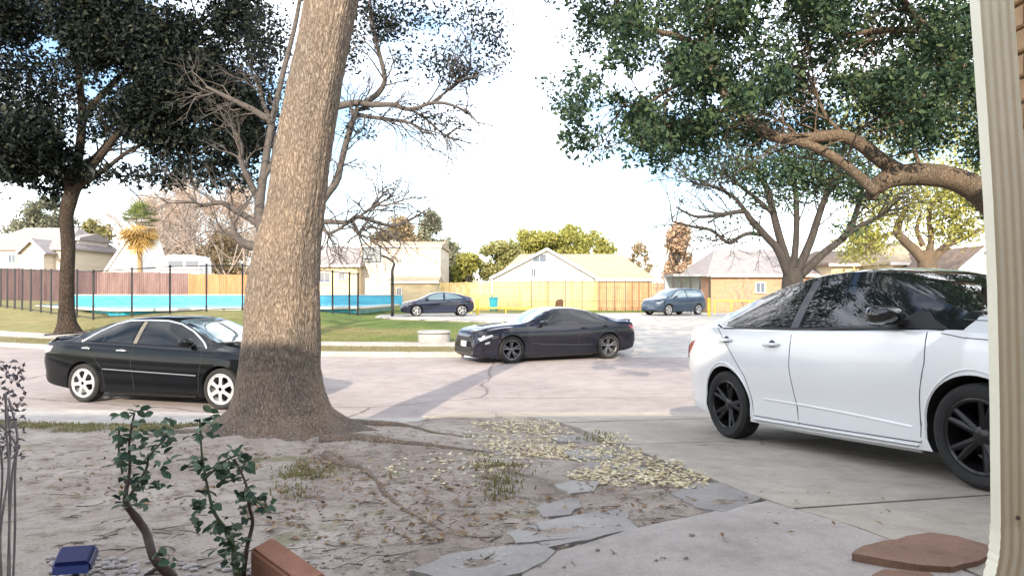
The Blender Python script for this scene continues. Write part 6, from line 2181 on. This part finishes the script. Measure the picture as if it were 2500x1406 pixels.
rose('rose bush with fresh green leaves, right of the two beside the terracotta brick',
     [([(588, 1440), (580, 1380), (566, 1310), (530, 1250), (505, 1180), (497, 1100), (490, 1020)], [22, 16, 10, 8, 6, 5, 3], 2.78, SG),
      ([(590, 1420), (602, 1340), (612, 1280), (616, 1230), (600, 1180), (570, 1120)], [14, 11, 9, 8, 6, 4], 2.80, SB),
      ([(500, 1170), (540, 1130), (580, 1110)], [6, 5, 3], 2.78, SG),
      ([(616, 1235), (640, 1210), (652, 1240)], [6, 4, 3], 2.80, SG),
      ([(570, 1330), (530, 1280), (500, 1290)], [8, 5, 3], 2.76, SG)],
     [(500, 1050, 40, 30, 2.8, 11), (480, 1140, 26, 26, 2.78, 9), (525, 1150, 40, 36, 2.78, 16), (575, 1140, 36, 48, 2.8, 22), (500, 1225, 26, 36, 2.78, 14), (600, 1205, 24, 20, 2.8, 8), (615, 1225, 30, 18, 2.8, 9), (648, 1235, 16, 26, 2.8, 6), (490, 1280, 18, 14, 2.78, 4), (550, 1290, 36, 26, 2.78, 11), (565, 1350, 40, 44, 2.76, 22), (500, 1010, 16, 22, 2.8, 4), (600, 1260, 10, 24, 2.8, 4)], 4, P(590, 1400, 2.8).x)

# dry twiggy shrub at the very left
ds_ = empty('dry_shrub', (P(30, 1400, 2.6).x, 2.6, 0.7))
tag(ds_, 'grey dry twiggy shrub at the left edge', 'shrub')
bpy.context.view_layer.update()
mb = MB()
r_ = random.Random(9)
for k in range(9):
    x = r_.uniform(-60, 30)
    y1 = r_.uniform(860, 1050)
    p, rd = limb_px(mb, [(x, 1450), (x + r_.uniform(-8, 8), 1300), (x + r_.uniform(-10, 12), 1150), (x + r_.uniform(-14, 16), (y1 + 1150) / 2), (x + r_.uniform(-16, 20), y1)], [5, 5, 4, 3, 1.5], 2.6 + r_.uniform(-.15, .15), 6, 0, .02)
    grow_twigs(mb, [(p, rd)], r_, 7, 0.09, 0.0028, 2, .35, 0.02, .5)
sub(mb, 'stems', pm('dry_twigs', (0.13, 0.115, 0.12), (0.22, 0.2, 0.2), 14, .9), ds_, smooth=True)
q = []
for k in range(260):
    q.append(tuple(P(r_.uniform(-20, 62), r_.uniform(880, 1120), 2.6 + r_.uniform(-.15, .15))))
leaf_mesh('leaves', q, .022, leaf_mat('dry_shrub_leaves', [(0.08, 0.075, 0.09), (0.16, 0.14, 0.15), (0.05, 0.05, 0.05)], .2), ds_, 8)

# leaf litter: pale oak leaves over the soil by the drive
r_ = np.random.default_rng(77)
def scatter_px(n, regions):
    out = []
    w_ = np.array([r[4] for r in regions], float); w_ /= w_.sum()
    for i in r_.choice(len(regions), n, p=w_):
        px, py, rx, ry, _ = regions[i]
        a, q = r_.uniform(0, 6.283), math.sqrt(r_.random())
        x, y = px + rx * q * math.cos(a), py + ry * q * math.sin(a)
        t_ = (y - YH) / FPX
        # plane of the yard: z = .984-.0812 D (or .70 near)
        D = 0.876 / (t_ - 0.0812)
        if D < 3.5:
            D = 1.16 / t_
        X = (x - 1250) / FPX * D
        out.append((X, D, surf(X, D) + r_.uniform(.004, .018)))
    return np.array(out)
lit = scatter_px(2700, [(1260, 1040, 110, 18, 1.2), (1340, 1055, 60, 18, .5), (1300, 1085, 110, 20, 1.1), (1380, 1105, 90, 14, .9), (1480, 1110, 90, 18, .8), (1560, 1140, 110, 20, 1.1), (1500, 1160, 120, 20, 1.0), (1640, 1165, 90, 16, .8), (1200, 1065, 70, 25, .35), (1180, 1120, 130, 30, .25), (1100, 1150, 200, 40, .2), (1500, 1075, 40, 14, .3), (1690, 1185, 40, 10, .2)])
o = leaf_mesh('leaf_litter', lit, .044, M['litter'], None, 78, .62, 0, .35, .82)
tag(o, 'pale yellow fallen leaves strewn over the soil by the driveway', 'leaf litter', kind='stuff')
lit = scatter_px(1500, [(1000, 1130, 300, 80, 1), (780, 1120, 60, 30, .25), (950, 1250, 350, 80, .7), (620, 1120, 40, 20, .15), (300, 1150, 280, 90, .5), (1500, 1220, 200, 40, .15), (1900, 1260, 300, 80, .06)])
o = leaf_mesh('brown_leaf_litter', lit, .040, M['litter_brown'], None, 79, .5, 0, .4, .8)
tag(o, 'scattered brown fallen leaves over the bare yard', 'leaf litter', kind='stuff')

# pale pebbles round the rose bed
mb = MB()
rr = random.Random(14)
ico = bmesh.new(); bmesh.ops.create_icosphere(ico, subdivisions=1, radius=1)
iv = [v.co.copy() for v in ico.verts]; fi = [tuple(v.index for v in f.verts) for f in ico.faces]; ico.free()
def pebble(x, y, z, s_):
    sc_ = Vector((s_ * rr.uniform(.7, 1.3), s_ * rr.uniform(.7, 1.3), s_ * rr.uniform(.4, .7)))
    an = rr.uniform(0, 6.28)
    mt_ = Matrix.Rotation(an, 3, 'Z')
    mb.add([mt_ @ Vector((v.x * sc_.x, v.y * sc_.y, v.z * sc_.z)) * rr.uniform(.9, 1.1) + Vector((x, y, z)) for v in iv], fi)
for k in range(420):
    px, D = rr.uniform(120, 660), rr.uniform(2.55, 2.98)
    X = (px - 1250) / FPX * D
    pebble(X, D, yard_z(X, D) + .006, rr.uniform(.008, .02))
peb = mb.build('pebbles', pm('pale_pebbles', (0.25, 0.23, 0.23), (0.45, 0.42, 0.41), 30, .8), smooth=True)
tag(peb, 'pale pebbles round the foot of the rose bushes', 'pebbles', kind='stuff')
mb = MB()
for k in range(900):
    px, py = rr.uniform(650, 1700), rr.uniform(1090, 1390)
    t_ = (py - YH) / FPX
    D = 0.876 / (t_ - .0812)
    if D < 3.5: D = 1.16 / t_
    X = (px - 1250) / FPX * D
    if in_poly(X, D, WALK) or X > drive_left(D):
        if rr.random() > .12: continue
    pebble(X, D, surf(X, D) + .001, rr.uniform(.004, .016))
tag(mb.build('soil_grit', pm('soil_grit', (0.2, 0.17, 0.15), (0.42, 0.38, 0.35), 25, .9), smooth=True), 'small stones and clods over the bare yard', 'grit', kind='stuff')

# grass tufts
def tufts(name, label, pts, hgt, n, seed, spread=.06):
    r2 = np.random.default_rng(seed)
    vs, fs = [], []
    for (x, y, z) in pts:
        for k in range(n):
            a = r2.uniform(0, 6.283)
            bx, by = x + r2.normal() * spread, y + r2.normal() * spread
            h = hgt * r2.uniform(.5, 1.2)
            ln = r2.normal(0, .45, 2) * h
            wd = .004 + .002 * r2.random()
            dx, dy = math.cos(a) * wd, math.sin(a) * wd
            b = len(vs)
            vs += [(bx - dx, by - dy, z - .01), (bx + dx, by + dy, z - .01), (bx + ln[0] * .5 + dx * .7, by + ln[1] * .5 + dy * .7, z + h * .6), (bx + ln[0] * .5 - dx * .7, by + ln[1] * .5 - dy * .7, z + h * .6), (bx + ln[0] * 1.2, by + ln[1] * 1.2, z + h)]
            fs += [(b, b + 1, b + 2, b + 3), (b + 3, b + 2, b + 4)]
    mb = MB(); mb.v, mb.f = vs, fs
    return tag(mb.build(name, M['grass_blade']), label, 'grass', kind='stuff')
pts = []
for (px, py, rx, ry, n) in ((735, 1150, 45, 22, 40), (1210, 1150, 50, 26, 36), (1220, 1195, 40, 20, 22), (1450, 1068, 40, 10, 14), (700, 1200, 40, 20, 8), (820, 1150, 30, 15, 6)):
    for p in scatter_px(n, [(px, py, rx, ry, 1)]):
        pts.append((p[0], p[1], p[2] - .012))
tufts('grass_tufts', 'thin grass tufts in the bare soil around the trunk', pts, .028, 12, 5)
pts = []
for k in range(800):
    x = rr.uniform(-9.0, -2.9); t_ = rr.uniform(1.52, 2.6) if x < -3.6 else rr.uniform(1.52, 1.9)
    y = near_kerb(x) - t_
    pts.append((x, y, yard_pt(x, t_)[2] + .01))
tufts('kerbside_grass', 'short olive grass between the sidewalk and the bare yard', pts, .032, 12, 6, .05)
pts = []
for k in range(2600):
    x = rr.uniform(-19, -1.8); t_ = rr.choice((rr.uniform(.2, 2.15), rr.uniform(3.45, 3.7), rr.uniform(3.45, 9)))
    pts.append((x, far_kerb(x) + t_, gz(x, far_kerb(x) + t_)))
o = tufts('lawn_grass', 'uneven grass tufts over the far lawn and verge', pts, .07, 12, 7, .16)

# twigs and bark crumbs on the soil
mb = MB()
for k in range(260):
    px, py = rr.uniform(120, 1650), rr.uniform(1080, 1390)
    t_ = (py - YH) / FPX
    D = 0.876 / (t_ - .0812)
    if D < 3.5: D = 1.16 / t_
    X = (px - 1250) / FPX * D
    if in_poly(X, D, WALK) or X > drive_left(D):
        if rr.random() > .1: continue
    a = rr.uniform(0, 6.28); L = rr.uniform(.03, .16)
    z = surf(X, D) + .004
    q = [Vector((X, D, z)), Vector((X + L * .5 * math.cos(a), D + L * .5 * math.sin(a), z + .004)), Vector((X + L * math.cos(a + .3), D + L * math.sin(a + .3), z))]
    q[2].z = surf(q[2].x, q[2].y) + .003
    mb.tube(q, [rr.uniform(.0015, .004), .002, .001], 4, 1)
tag(mb.build('ground_twigs', pm('dead_twigs', (0.06, 0.045, 0.035), (0.15, 0.11, 0.08), 20, .9)), 'small dead twigs lying over the bare yard', 'twigs', kind='stuff')
